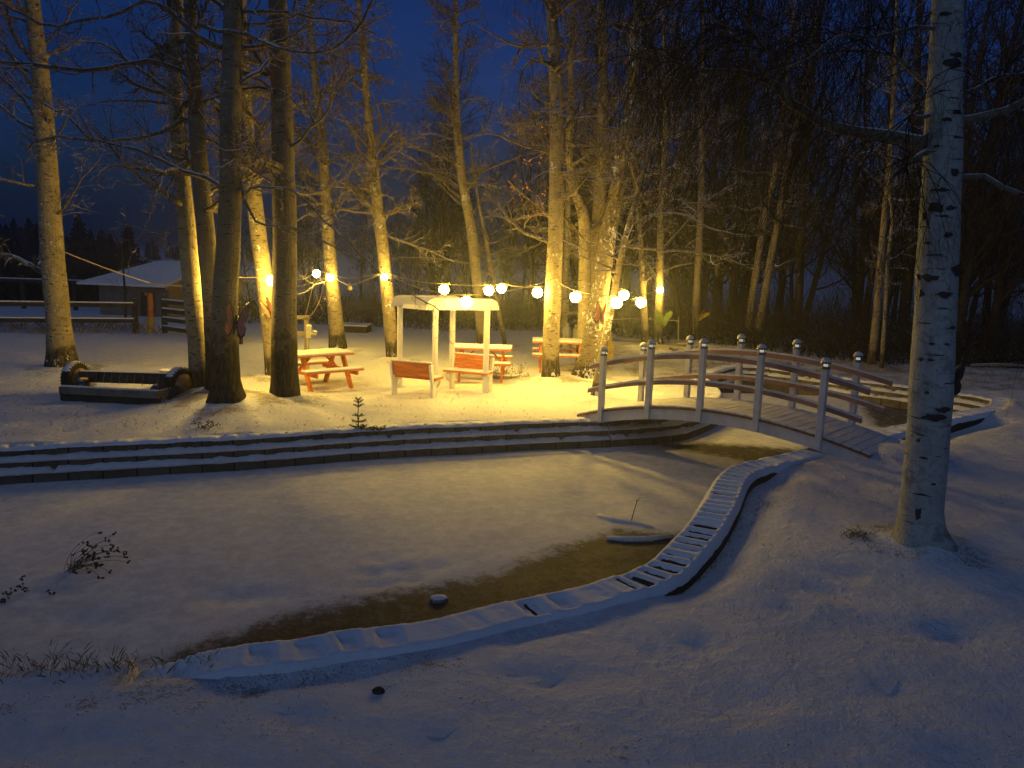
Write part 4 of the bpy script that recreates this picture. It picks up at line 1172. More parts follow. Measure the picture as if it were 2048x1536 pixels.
bn = make_bench('left bench under the white arbor, its orange slatted back turned to the pond')
bang = math.atan2(-0.40, 0.87)
bn.location = (-2.05, 16.35, gz(-2.05, 16.35)); bn.rotation_euler = (0, 0, math.atan2(-0.36, 0.9))
b2 = copy_tree(bn); b2['label'] = 'right bench under the white arbor, its seat facing the pond, orange back behind it'
b2.location = (-0.90, 17.35, gz(-0.9, 17.3)); b2.rotation_euler = (0, 0, math.atan2(-0.36, 0.9) + math.pi)

# ------------------------------------------------------------------ picnic tables
def make_table(label, L=1.5, W=0.72, H=0.74):
    r = empty('picnic_table', label, 'picnic table', (0, 0, 0), group='snow covered picnic tables under the string lights')
    m = MB()
    for k in range(5): m.box((0, (k - 2) * W / 5, H), (L, W / 5 - 0.012, 0.036))
    m.build('tabletop', M['orange'], r)
    m = MB(); m.box((0, 0, H + 0.040), (L - 0.01, W - 0.01, 0.044)); m.build('table_snow', M['snow_clean'], r, bevel=0.014)
    sy = W / 2 + 0.27; sz = 0.43
    for s in (-1, 1):
        m = MB()
        for k in (0, 1): m.box((0, s * (sy + (k - .5) * 0.13), sz), (L, 0.12, 0.036))
        st = m.build('bench_seat', M['orange'], r)
        m = MB(); m.box((0, s * sy, sz + 0.036), (L - .01, 0.25, 0.034)); q = m.build('seat_snow', M['snow_clean'], st, bevel=0.012)
    for x in (-L / 2 + 0.20, L / 2 - 0.20):
        for s in (-1, 1):
            m = MB(); m.bar((x, s * (W / 2 + 0.22), -0.03), (x, s * (W / 2 - 0.16), H - 0.02), 0.13, 0.045, up=Vector((1, 0, 0)))
            m.build('leg', M['orange'], r)
        m = MB(); m.bar((x + .045, -sy - 0.12, sz - 0.065), (x + .045, sy + 0.12, sz - 0.065), 0.04, 0.09); m.build('cross_beam', M['orange'], r)
        m = MB(); m.bar((x * 0.97, 0, sz - 0.03), (x * 0.35, 0, H - 0.03), 0.06, 0.035); m.build('brace', M['orange'], r)
    return r
t1 = make_table('orange picnic table with thin snow on top, nearest the pond, half behind the smooth trunk', 1.35, 0.72, 0.72)
c = ground(640, 752); t1.location = (-4.18, 17.05, gz(-4.2, 17)); t1.rotation_euler = (0, 0, math.radians(42))
t2 = copy_tree(t1); t2['label'] = 'middle picnic table seen side on behind the right bench of the arbor'
c = atY(965, 698, 18.9); t2.location = (c.x, 18.9, gz(c.x, 18.9)); t2.rotation_euler = (0, 0, math.radians(-2)); t2.scale = (1.04, 1, 1)
t3 = copy_tree(t1); t3['label'] = 'far picnic table glimpsed between the stout gold poplar and the forked poplar'
c = atY(1120, 688, 20.4); t3.location = (c.x, 20.4, gz(c.x, 20.4)); t3.rotation_euler = (0, 0, math.radians(-1)); t3.scale = (1.04, 1, 1)

# ------------------------------------------------------------------ string lights
BULBS = [ (543,561,None,5,-.35,'bright bulb hanging left of the smooth trunk before the leaning gold poplar'),
 (633,547,24.0,None,0,'smaller of the two close bulbs, just right of the smooth trunk'),
 (660,555,None,6,-.38,'large bulb on the poplar behind the left picnic table'),
 (769,554,None,7,-.38,'bulb on the poplar trunk above the left end of the arbor'),
 (888,579,18.6,None,0,'bulb hanging just behind the middle of the arbor top'),
 (933,604,15.9,None,0,'bulb hanging in front of the right arched board of the arbor'),
 (978,581,18.7,None,0,'left one of two close bulbs over the middle picnic table, by the leaning sapling'),
 (1003,577,19.8,None,0,'right one of two close bulbs over the middle picnic table'),
 (1075,585,18.2,None,0,'bulb hanging left of the stout gold poplar'),
 (1151,594,16.9,None,0,'bulb hanging right of the stout gold poplar in front of the forked poplar'),
 (1233,605,15.8,None,0,'low bulb just right of the snow crusted leaning trunk'),
 (1248,590,18.6,None,0,'higher bulb beside the low one right of the snow crusted leaning trunk'),
 (1282,605,18.0,None,0,'bulb before the slim gold trunk above the left half of the bridge'),
 (454,566,None,3,1.3,'bulb tucked behind the dark rough trunk, lighting the slim poplar beside it'),
 (567,562,None,4,1.2,'bulb tucked behind the smooth straight trunk') ,
 (1320,580,None,17,-.38,'rightmost bulb, on the gold trunk with the green ornament')]
def make_bulb(label):
    r = empty('light_bulb', label, 'light bulb', (0, 0, 0), group='lit bulbs of the string lights')
    m = MB(); m.lathe([(0.02, 0.135), (0.026, 0.13), (0.028, 0.09), (0.022, 0.075)], 10); m.build('socket', M['black'], r)
    m = MB(); m.lathe([(0.02, 0.078)] + [(0.090 * math.sin(t), 0.090 * math.cos(t)) for t in [math.pi * i / 10 for i in range(2, 10)]] + [(0.004, -0.090)], 12)
    m.build('globe', M['bulb'], r, smooth=True)
    return r
b0 = None; bpos = []
for i, (px, py, Y, tr, off, lab) in enumerate(BULBS):
    if Y is None: Y = PTREE[tr][0][0].y - PTREE[tr][1][2] + off
    p = atY(px, py, Y); bpos.append(p)
    if b0 is None: b0 = make_bulb(lab); o = b0
    else: o = copy_tree(b0); o['label'] = lab
    o.location = p
    if i in (0, 2, 3, 13, 14):      # these lamps shine brighter
        for ch in o.children:
            if ch.name.startswith('globe'):
                ch.data = ch.data.copy(); ch.data.materials[0] = M['bulb_bright']; ch.scale = ({0: 1.25, 2: 1.12, 3: 1.0, 13: 1.7, 14: 1.1}[i],) * 3
o = empty('light_bulb', 'unlit clear bulb hanging on the cable right of the brightest bulb', 'light bulb', atY(700, 576, 20.5))
m = MB(); m.lathe([(0.02, 0.135), (0.026, 0.13), (0.028, 0.07), (0.02, 0.06)], 10); m.build('socket', M['black'], o)
m = MB(); m.lathe([(0.018, 0.062)] + [(0.06 * math.sin(t), 0.06 * math.cos(t)) for t in [math.pi * i / 9 for i in range(2, 9)]] + [(0.004, -0.06)], 10); m.build('globe', M['glass'], o, smooth=True)
def cable(pts, label, mat='wire', r=0.010, sag=0.10, name='string_light_cable', cat='cable'):
    m = MB(); P = []
    for i in range(len(pts) - 1):
        a, b = Vector(pts[i]), Vector(pts[i + 1]); s = sag * (b - a).length / 4
        for k in range(8):
            t = k / 8; P.append(a.lerp(b, t) - Vector((0, 0, s * 4 * t * (1 - t))))
    P.append(Vector(pts[-1]))
    m.tube(P, [r] * len(P), 5)
    tag(m.build(name, M[mat]), label, cat)
up = Vector((0, 0, 0.135)); B = [p + up for p in bpos]
tp = lambda k, z: next((p for p in spline3(PTREE[k][0], PTREE[k][1], .2)[0] if p.z > z))
cable([atY(412, 572, 17.2), B[13], B[0], B[14], B[1], B[2], atY(700, 557, 21.5), B[3]], 'cable from the dark rough trunk past the left bulbs to the bulb over the arbor')
cable([B[3], B[5], tp(10, 2.3) + Vector((0, -.25, 0)), B[9], B[10]], 'cable running in front of the arbor top to the bulbs left of the bridge')
cable([B[3], atY(700, 571, 20.5), tp(6, 2.1) + Vector((0, -.2, 0))], 'short slack cable carrying the unlit bulb')
cable([B[3], B[4], B[6], B[7], B[8], tp(12, 2.3)], 'cable behind the arbor top linking the middle bulbs')
cable([tp(12, 2.25), B[11], B[15]], 'higher cable of the two right hand bulbs by the bridge')
cable([B[10], B[12], B[15]], 'lower cable of the two right hand bulbs by the bridge')
cable([tp(0, 2.55) + Vector((.28, -.2, 0)), atY(300, 566, 18.6), atY(412, 572, 17.6)], 'pale rope tied from the far left poplar to the slim lit poplar', 'rope', 0.013, 0.06, 'rope', 'rope')

# ------------------------------------------------------------------ butterflies and other ornaments on the trunks
def wing_pts(kind):
    if kind == 0: return [(0.01, 0.0), (0.05, 0.16), (0.11, 0.30), (0.15, 0.34), (0.17, 0.26), (0.16, 0.14), (0.12, 0.04), (0.16, -0.02), (0.155, -0.12), (0.10, -0.19), (0.05, -0.14)]
    return [(0.01, 0.02), (0.08, 0.18), (0.19, 0.27), (0.25, 0.25), (0.24, 0.14), (0.17, 0.03), (0.15, -0.06), (0.12, -0.15), (0.06, -0.17), (0.02, -0.06)]
def butterfly(label, px, py, Y, size, mat, fold, roll, yaw, kind=0, edge='darkwing'):
    p = atY(px, py, Y)
    r = empty('butterfly_ornament', label, 'butterfly ornament', p)
    r.rotation_euler = (0, roll, yaw)
    for s in (-1, 1):
        pts = wing_pts(kind)
        c, sn = math.cos(fold), math.sin(fold)
        f = lambda x, z, off: (s * x * c * size, (-x * sn) * size + off, z * size)
        n = len(pts); m = MB()
        cx = sum(a for a, b in pts) / n; cz = sum(b for a, b in pts) / n
        vs = [f(x, z, -0.004) for x, z in pts] + [f(x, z, 0.004) for x, z in pts]
        m.add(vs, [tuple(range(n)), tuple(range(2 * n - 1, n - 1, -1))] + [(i, (i + 1) % n, n + (i + 1) % n, n + i) for i in range(n)])
        w = m.build('wing', M[edge], r)
        m = MB(); q = [(cx + (x - cx) * .80, cz + (z - cz) * .82) for x, z in pts]
        vs = [f(x, z, -0.008) for x, z in q] + [f(x, z, 0.008) for x, z in q]
        m.add(vs, [tuple(range(n)), tuple(range(2 * n - 1, n - 1, -1))] + [(i, (i + 1) % n, n + (i + 1) % n, n + i) for i in range(n)])
        m.build('wing_panel', M[mat], w)
    m = MB(); m.tube([Vector((0, -.01, -.13)) * size, Vector((0, -.02, 0)) * size, Vector((0, -.01, .13)) * size], [.012 * size, .022 * size, .014 * size], 8)
    for s in (-1, 1): m.tube([Vector((0, -.01, .12)) * size, Vector((s * .03, -.02, .2)) * size, Vector((s * .07, -.03, .25)) * size], [.004, .004, .004], 4)
    m.build('body', M[edge], r)
    return r
def frontY(k, py):
    Q, rr = spline3(PTREE[k][0], PTREE[k][1], .15)
    i = min(range(len(Q)), key=lambda j: abs(proj(Q[j])[1] - py)); return Q[i].y - rr[i]
butterfly('dusky pink butterfly with raised wings on the dark rough trunk', 470, 650, frontY(3, 650) - 0.02, 1.3, 'pink', 0.5, 0.15, 0.45)
butterfly('salmon orange butterfly on the leaning gold poplar left of the smooth trunk', 539, 622, frontY(5, 622) - 0.03, 0.95, 'orangepink', 0.9, -0.45, 0.3)
butterfly('brown pink butterfly seen edge on, on the snow crusted leaning trunk', 1203, 632, frontY(14, 632) - 0.02, 1.0, 'pink', 0.75, 0.1, -0.5)
butterfly('dark butterfly sticking out from the right side of the birch', 1903, 765, by0 - 0.02, 0.62, 'darkwing', 0.9, 0.3, 0.9)
butterfly('dark winged butterfly leaning on the right wheel of the axle', 334, 786, 14.75, 0.85, 'darkwing', 0.25, 0.35, 0.1, 1)
butterfly('yellow butterfly on the brownish trunk right of the galvanised rail', 1400, 632, frontY(18, 632) - 0.05, 1.1, 'yellow', 1.0, 0.7, 0.2, 1, 'yellow')
butterfly('green butterfly on the gold trunk with the rightmost bulb', 1324, 640, frontY(17, 640) - 0.05, 1.25, 'green', 0.25, 0.1, 0.1, 1, 'green')

# ------------------------------------------------------------------ old axle with two wheels and the plank bed edge
axl = empty('wheel_axle', 'old black axle with two snow capped wheels lying on the lawn at the left', 'axle', (-7.4, 15.3, 0))
AO = tuple(axl.location)
RZ = gz(-7.4, 15.3)
WX = ((-8.55, 15.45, 0.55), (-6.38, 15.15, 0.0))
for wx, wy, rot in WX:
    Mx = Matrix.Rotation(math.radians(90), 3, 'Y'); Mx = Matrix.Rotation(math.radians(-10 if wx < -8 else -24), 3, 'Z') @ Mx
    z = RZ + 0.30
    m = MB(); prof = [(0.20, -0.09), (0.27, -0.10), (0.305, -0.085), (0.318, -0.04), (0.318, 0.04), (0.305, 0.085), (0.27, 0.10), (0.20, 0.09)]
    m.lathe(prof, 32, (wx, wy, z), M=Mx)
    for k in range(32):
        a = 6.283 * k / 32; q = Mx @ Vector((0.318 * math.cos(a), 0.318 * math.sin(a), 0)); m.box(Vector((wx, wy, z)) + q, (0.02, 0.17, 0.02), Mx @ Matrix.Rotation(a, 3, 'Z') @ Matrix.Rotation(math.radians(90), 3, 'X'))
    wl_ = empty('wheel', 'x', 'x', (0, 0, 0)); bpy.data.objects.remove(wl_)
    ty = m.build('wheel', M['rubber'], axl, AO, smooth=False)
    m = MB(); m.lathe([(0.205, -0.105), (0.20, -0.06), (0.12, -0.03), (0.05, -0.07), (0.045, -0.11), (0.01, -0.115)], 24, (wx, wy, z), M=Mx)
    m.lathe([(0.205, 0.105), (0.20, 0.06), (0.12, 0.03), (0.05, 0.07), (0.045, 0.11), (0.01, 0.115)], 24, (wx, wy, z), M=Mx)
    q = m.build('rim', M['rim'], ty, smooth=True); q.data.transform(Matrix.Translation(-Vector(AO)))
    m = MB(); vs = []; fs = []; n = 16
    for i in range(n + 1):
        a = math.radians(-58 + 116 * i / n) 
        for u, rr in ((-0.085, 0.300), (-0.06, 0.335), (0, 0.352 - abs(math.sin(a)) * 0.015), (0.06, 0.335), (0.085, 0.300)):
            d = Vector((0, math.sin(a), math.cos(a))); d = Matrix.Rotation(math.radians(-10 if wx < -8 else -24), 3, 'Z') @ d
            ex = Matrix.Rotation(math.radians(-10 if wx < -8 else -24), 3, 'Z') @ Vector((1, 0, 0))
            vs.append(Vector((wx, wy, z)) + d * rr + ex * u)
    for i in range(n):
        for k in range(4): fs.append((i * 5 + k, i * 5 + k + 1, (i + 1) * 5 + k + 1, (i + 1) * 5 + k))
    m.add(vs, fs); q = m.build('wheel_snow', M['snow_clean'], ty, smooth=True); q.data.transform(Matrix.Translation(-Vector(AO)))
a = Vector((-8.35, 15.42, RZ + 0.38)); b = Vector((-6.58, 15.18, RZ + 0.38))
m = MB(); m.bar(a + Vector((.1, 0, -.04)), b, 0.07, 0.20); m.bar(a + Vector((.1, 0, .07)), b + Vector((0, 0, .11)), 0.13, 0.02)
m.bar(a + Vector((-.05, -.05, .03)), a + Vector((.3, -.05, .03)), 0.16, 0.12); m.bar(b + Vector((-.12, -.05, .08)), b + Vector((.14, -.05, .08)), 0.16, 0.10)
m.build('axle_beam', M['chassis'], axl, AO)
m = MB()
for bx, by in ((-8.3, 15.3), (-6.75, 15.05)):
    for k in range(4): m.bar((bx, by - .5, RZ + .08 + .028 * k), (bx + .02, by + .35 - .06 * k, RZ + .16 + .03 * k), 0.06, 0.016)
    m.lathe([(.10, -.1), (.12, 0), (.10, .1), (.03, .12)], 14, (bx - .02, by - .02, RZ + .2), M=Matrix.Rotation(math.radians(90), 3, 'X'))
m.build('leaf_spring', M['chassis'], axl, AO)
m = MB()
for k in range(9):
    p = a.lerp(b, .15 + .09 * k) + Vector((0, -.08, -.14 + .02 * (k % 3))); m.tube([p, p + Vector((.03, -.04, .10)), p + Vector((.06, -.03, .22))], [.006, .005, .004], 4)
m.build('rusty_rods', M['rim'], axl, AO)
bx = empty('snowy_box', 'small pale box with a snowy lid standing behind the axle beam', 'box', (-6.95, 16.2, 0))
zb = gz(-6.95, 16.2)
m = MB(); m.box((-6.98, 16.2, zb + .20), (0.40, 0.22, 0.40)); m.build('box_body', M['totem_yel'], bx, tuple(bx.location))
m = MB(); m.box((-6.98, 16.2, zb + .42), (0.45, 0.26, 0.035)); m.build('box_snow', M['snow_clean'], bx, tuple(bx.location), bevel=.012)
pl = empty('timber_bed_edge', 'long grey timber with snow on it lying in front of the axle', 'timber', (-7.6, 14.75, 0))
PO = tuple(pl.location); p0 = Vector((-8.45, 14.72, RZ + .20)); p1 = Vector((-6.52, 14.52, RZ + .20))
m = MB(); m.bar(p0, p1, 0.10, 0.14); m.bar(p1 + Vector((-.02, .05, 0)), p1 + Vector((.13, .42, .02)), 0.08, 0.14); m.build('top_timber', M['greywood'], pl, PO, bevel=0.01)
m = MB(); m.bar(p0 + Vector((0, .03, -.14)), p1 + Vector((0, .03, -.14)), 0.08, 0.13); m.build('lower_timber', M['fence'], pl, PO)
m = MB(); m.bar(p0 + Vector((.02, .015, .078)), p1 + Vector((-.02, .015, .078)), 0.08, 0.018); m.build('timber_snow', M['snow_clean'], pl, PO, bevel=.006)

# ------------------------------------------------------------------ standpipe post, fences, barn, totem, tanks, rail
hp = ground(612, 718); hp = atY(613, 650, 18.9); hz = gz(hp.x, 18.9)
hy = empty('water_standpipe', 'post with a snow capped pipe and valve behind the left picnic table', 'standpipe', (hp.x, 18.9, hz)); HO = tuple(hy.location)
m = MB(); m.bar((hp.x, 18.9, hz - .1), (hp.x, 18.9, hz + 1.32), .09, .09); m.build('post', M['greywood'], hy, HO)
m = MB(); m.bar((hp.x - .45, 18.9, hz + 1.32), (hp.x + .08, 18.9, hz + 1.34), .09, .08); m.bar((hp.x - .5, 18.95, hz + .93), (hp.x + .02, 18.95, hz + .93), .06, .12); m.build('cross_arm', M['greywood'], hy, HO)
m = MB(); m.box((hp.x + .08, 18.82, hz + 1.0), (.12, .10, .26)); m.tube([Vector((hp.x + .05, 18.8, hz)), Vector((hp.x + .05, 18.8, hz + .9))], [.02, .02], 8); m.tube([Vector((hp.x + .12, 18.8, hz + .97)), Vector((hp.x + .26, 18.8, hz + .97))], [.04, .045], 10); m.build('valve', M['tank'], hy, HO)
m = MB(); m.lathe([(.07, 0), (.065, .03), (.03, .055), (.005, .06)], 12, (hp.x + .08, 18.82, hz + 1.13)); m.lathe([(.06, 0), (.05, .03), (.005, .045)], 12, (hp.x + .22, 18.8, hz + 1.01)); m.build('valve_snow', M['snow_clean'], hy, HO, smooth=True)
cable([(hp.x - .02, 18.9, hz + 1.36), bpos[1] + Vector((0, -.1, -.05))], 'left thin cord from the standpipe post up to the smaller close bulb', 'rope', .006, -.02, 'cord', 'cord')
cable([(hp.x + .05, 18.9, hz + 1.36), bpos[2] + Vector((-.1, -.1, -.05))], 'right curving cord from the standpipe post up to the large bulb', 'rope', .006, .25, 'cord', 'cord')

def fence(pts, n_rails, h, label, mat='fence', post_sp=2.2, rw=0.13):
    c = pts[0]; r = empty('rail_fence', label, 'fence', (c[0], c[1], 0)); O = tuple(r.location)
    for a, b in zip(pts[:-1], pts[1:]):
        a = Vector(a); b = Vector(b); L = (b - a).length; k = max(1, round(L / post_sp))
        for i in range(k + 1):
            p = a.lerp(b, i / k); z = gz(p.x, p.y)
            m = MB(); m.bar((p.x, p.y, z - .2), (p.x, p.y, z + h + .12), .14, .14); m.build('post', M[mat], r, O)
        for q in range(n_rails):
            z0 = gz(a.x, a.y) + h * (q + 1) / n_rails - .1; z1 = gz(b.x, b.y) + h * (q + 1) / n_rails - .1
            m = MB(); m.bar((a.x, a.y - .09, z0), (b.x, b.y - .09, z1), .04, rw); rr = m.build('rail', M[mat], r, O)
            m = MB(); m.bar((a.x, a.y - .09, z0 + rw / 2 + .022), (b.x, b.y - .09, z1 + rw / 2 + .022), .06, .04); s = m.build('rail_snow', M['snow_clean'], rr); s.data.transform(Matrix.Translation(-Vector(O)))
    return r
A = ground(-60, 668); Bq = ground(272, 668)
fence([(A.x - 8, A.y), (A.x, A.y), (Bq.x, Bq.y)], 2, 1.02, 'dark two rail fence with snow lined rails at the far left before the barn')
A2 = Bq + Vector((0, 9, 0)); fence([(A2.x - 16, A2.y), (A2.x, A2.y)], 1, 1.35, 'second fence line farther back at the far left')
C1 = ground(330, 668); C2 = ground(480, 690)
fence([(C1.x, C1.y), ((C1.x + C2.x) / 2, (C1.y + C2.y) / 2), (C2.x, C2.y)], 4, 1.15, 'four rail wooden fence coming forward from the barn end behind the lit trunks')
# barn
bc = atY(338, 600, 32); zb = -0.9
br = empty('barn', 'low barn with snow covered roof and lit gable end behind the left fence', 'barn', (bc.x, 32, zb)); BBO = tuple(br.location)
e1 = Vector((-0.985, 0.17)).normalized(); e2 = Vector((0.55, 0.835)).normalized()     # long wall to the left, gable wall to the right and back
Lw = 3.1; Ww = 3.6; zw = 1.42; zr = 2.15
C0 = Vector((bc.x, 32))
def q2(a, b, z): p = C0 + e1 * a + e2 * b; return (p.x, p.y, z)
m = MB(); m.add([q2(0, 0, zb - .3), q2(Lw, 0, zb - .3), q2(Lw, 0, zw), q2(0, 0, zw)], [(0, 1, 2, 3)]); m.add([q2(.002, Ww, zb - .3), q2(Lw, Ww, zb - .3), q2(Lw, Ww, zw), q2(.002, Ww, zw)], [(0, 1, 2, 3)])
m.add([q2(Lw, 0, zb - .3), q2(Lw, Ww, zb - .3), q2(Lw, Ww, zw), q2(Lw, Ww / 2, zr), q2(Lw, 0, zw)], [(0, 1, 2, 3, 4)])
m.build('wall', M['barn'], br, BBO)
m = MB(); m.add([q2(0, 0.002, zb - .3), q2(0, Ww, zb - .3), q2(0, Ww, zw), q2(0, Ww / 2, zr - .02), q2(0, 0.002, zw)], [(0, 1, 2, 3, 4)]); m.build('gable_wall', M['barn_end'], br, BBO)
m = MB(); ov = .45
for s in (0, 1):
    b0_, b1_ = (-ov, Ww / 2) if s == 0 else (Ww + ov, Ww / 2); ze = zw - ov * (zr - zw) / (Ww / 2)
    m.add([q2(-.3, b0_, ze), q2(Lw + .5, b0_, ze), q2(Lw - .9, b1_, zr), q2(-.3, b1_, zr), q2(-.3, b0_, ze + .09), q2(Lw + .5, b0_, ze + .09), q2(Lw - .9, b1_, zr + .09), q2(-.3, b1_, zr + .09)],
          [(0, 1, 2, 3), (7, 6, 5, 4), (0, 4, 5, 1), (1, 5, 6, 2), (3, 2, 6, 7), (0, 3, 7, 4)])
m.build('roof', M['snow_clean'], br, BBO)
m = MB(); p0 = Vector(q2(-.31, -ov, ze - .06)); p1 = Vector(q2(-.31, Ww / 2, zr - .04)); m.bar(p0, p1, .04, .13); m.build('barge_board', M['barn_end'], br, BBO)
m = MB(); m.add([q2(.6, -.02, zb), q2(1.2, -.02, zb), q2(1.2, -.02, 1.0), q2(.6, -.02, 1.0), q2(.6, -.06, zb), q2(1.2, -.06, zb), q2(1.2, -.06, 1.0), q2(.6, -.06, 1.0)], [(0, 1, 2, 3), (7, 6, 5, 4), (0, 4, 5, 1), (1, 5, 6, 2), (2, 6, 7, 3), (3, 7, 4, 0)]); m.build('door', M['fence'], br, BBO)
# totem post and prop pole
g = ground(302, 667); z = gz(g.x, g.y)
t_ = empty('painted_post', 'carved post, orange brown above and yellow below, in front of the barn', 'post', (g.x, g.y, z)); O = tuple(t_.location)
m = MB(); m.tube([Vector((g.x, g.y, z - .1)), Vector((g.x, g.y, z + .2)), Vector((g.x, g.y, z + .52))], [.14, .12, .115], 10); m.build('lower_post', M['totem_yel'], t_, O)
m = MB(); m.tube([Vector((g.x + .03, g.y, z + .52)), Vector((g.x + .03, g.y, z + .9)), Vector((g.x + .01, g.y, z + 1.3))], [.12, .10, .095], 8); m.box((g.x - .08, g.y, z + 1.26), (.1, .1, .09)); m.build('upper_post', M['totem_red'], t_, O)
a = ground(268, 665); m = MB(); m.tube([a, Vector((g.x - .1, g.y, z + .45))], [.025, .025], 6); tag(m.build('prop_pole', M['rope']), 'thin pale pole leaning on the painted post', 'pole')
# snowy raised bed
g = ground(706, 668); m = MB(); rb = empty('raised_bed', 'low dark box with a snowy top behind the poplar with the brightest bulb', 'raised bed', (g.x, g.y, 0)); O = tuple(rb.location)
m.box((g.x, g.y + .5, .12), (0.95, 1.0, .30)); m.build('bed_frame', M['fence'], rb, O)
m = MB(); m.box((g.x, g.y + .5, .295), (1.0, 1.05, .05)); m.build('bed_snow', M['snow_clean'], rb, O, bevel=.02)
# gas tanks with stand
g = atY(1139, 650, 24.0); z = gz(g.x, 24)
tk = empty('gas_tanks', 'two tall grey gas cylinders under a frame between stout and forked poplars', 'gas cylinders', (g.x, 24, z)); O = tuple(tk.location)
for dx, dy, r_, h_ in ((-.06, 0, .135, .88), (.22, .1, .12, .82)):
    m = MB(); m.lathe([(r_ * .9, 0), (r_, .03), (r_, h_ - .1), (r_ * .85, h_ - .03), (r_ * .4, h_), (r_ * .3, h_ + .05), (r_ * .3, h_ + .09)], 16, (g.x + dx, 24 + dy, z)); m.build('cylinder', M['tank'], tk, O, smooth=False)
m = MB(); m.bar((g.x - .3, 24.2, z), (g.x - .3, 24.2, z + 1.25), .06, .06); m.bar((g.x + .35, 24.2, z), (g.x + .35, 24.2, z + 1.25), .06, .06); m.bar((g.x - .32, 24.2, z + 1.25), (g.x + .37, 24.2, z + 1.25), .06, .08); m.bar((g.x - .3, 24.15, z), (g.x - .05, 24.15, z + .9), .04, .05); m.build('frame', M['greywood'], tk, O)
# galvanised rail
m = MB(); a = ground(1357, 692); z0 = 0; top = atY(1357, 633, a.y)
pts = [atY(x, y, a.y + dy) for x, y, dy in ((1222, 639, .8), (1262, 637, .5), (1310, 640, .25), (1355, 641, 0))]
ra = empty('pipe_rail', 'thin galvanised pipe rail with an upright at its right end before the wood', 'pipe rail', (a.x, a.y, 0)); O = tuple(ra.location)
m.tube(pts, [.018] * 4, 6); m.build('rail', M['pipe'], ra, O)
m = MB(); m.tube([a - Vector((0, 0, .1)), top], [.022, .02], 6); m.box(top - Vector((.02, 0, .15)), (.10, .05, .06)); m.tube([pts[0], Vector((pts[0].x, pts[0].y, 0))], [.018, .018], 6); m.build('upright', M['pipe'], ra, O)
# pointed board behind the snow crusted tree
g = ground(1216, 722); g0 = atY(1216, 722, g.y); ph = atY(1219, 655, g.y).z
m = MB(); w = .15
vs = []
for dy in (-.03, .03):
    for x, zz in ((-w, 0), (w, 0), (w, ph * .45), (w * .55, ph * .62), (0.02, ph), (-w * .55, ph * .62), (-w, ph * .45)): vs.append((g.x + x, g.y + dy, zz))
m.add(vs, [tuple(range(7)), tuple(range(13, 6, -1))] + [(i, (i + 1) % 7, 7 + (i + 1) % 7, 7 + i) for i in range(7)])
tag(m.build('pointed_board', M['totem_yel'], origin=(g.x, g.y, 0)), 'upright pointed board just right of the snow crusted leaning trunk', 'board')
# round flower bed edge with dried plants
fb = empty('flower_bed', 'round flower bed with stone edge and dried stalks right of the arbor', 'flower bed', tuple(ground(1012, 755)))
O = tuple(fb.location); c = ground(1010, 752)
for k in range(9):
    a0 = math.radians(195 + 165 * k / 9); a1 = math.radians(195 + 165 * (k + .94) / 9)
    m = MB(); m.tube([Vector((c.x + .52 * math.cos(t), c.y + .62 * math.sin(t), .05)) for t in (a0, (a0 + a1) / 2, a1)], [.075, .085, .075], 7); m.build('edge_stone', M['stone'], fb, O)
m = MB(); rg = random.Random(4)
for k in range(60):
    p = Vector((c.x + rg.uniform(-.4, .45), c.y + rg.uniform(-.35, .4), 0)); h = rg.uniform(.06, .30); t = Vector((rg.gauss(0, .10), rg.gauss(0, .10), h))
    m.tube([p, p + t * .5, p + t], [.005, .004, .003], 3)
    if k % 2: m.box(p + t, (.02, .02, .025))
m.build('dried_stalks', M['weed'], fb, O)

# ------------------------------------------------------------------ small things on the snow
def twiggy(name, label, cat, c, n, h, spread, rg, heads=True, curl=0.3, mat='weed', r0=.0028):
    m = MB()
    for k in range(n):
        d = Vector((rg.gauss(spread[0], .3), rg.gauss(spread[1], .3), rg.uniform(.5, 1.0))).normalized(); L = h * rg.uniform(.5, 1.1)
        pts = [c + Vector((rg.gauss(0, .04), rg.gauss(0, .04), -.02))]
        for i in range(6):
            d = (d + Vector((spread[0] * curl, spread[1] * curl, -curl * .5)) + Vector((rg.gauss(0, .1), rg.gauss(0, .1), rg.gauss(0, .1)))).normalized(); pts.append(pts[-1] + d * L / 6)
        m.tube(pts, [r0] * 4 + [r0 * .7] * 3, 4)
        if heads:
            for j in range(4): m.box(pts[-1] + Vector((rg.gauss(0, .014), rg.gauss(0, .014), rg.gauss(0, .012))), (.017, .015, .014), Matrix.Rotation(rg.random() * 3, 3, (1, 1, 0)))
            if rg.random() < .6: m.box(pts[3] + Vector((rg.gauss(0, .02), 0, .02)), (.013, .012, .011))
    return tag(m.build(name, M[mat], origin=tuple(c)), label, cat)
rg = random.Random(12)
twiggy('dried_plant', 'clump of dried stalks with dark seed heads bent over the pond snow', 'dried plant', ground(140, 1140, ZI), 30, .55, (.35, .0), rg)
twiggy('dried_plant', 'small dark sprig sticking out of the pond snow below the clump of dried stalks', 'dried plant', ground(62, 1178, ZI), 3, .16, (0, 0), rg)
twiggy('dried_plant', 'dark leafy sprig at the left edge of the picture on the pond snow', 'dried plant', ground(14, 1196, ZI), 4, .10, (0, 0), rg)
twiggy('dried_plant', 'tiny sprig right of the small dark sprigs on the pond snow', 'dried plant', ground(98, 1190, ZI), 2, .07, (0, 0), rg)
twiggy('weed_tuft', 'short dark weed tuft on the lawn below the dark rough trunk', 'weed', ground(412, 860), 12, .22, (0, 0), rg, True, .1)
m = MB(); p = ground(1262, 1043, ZI); p.z -= .02
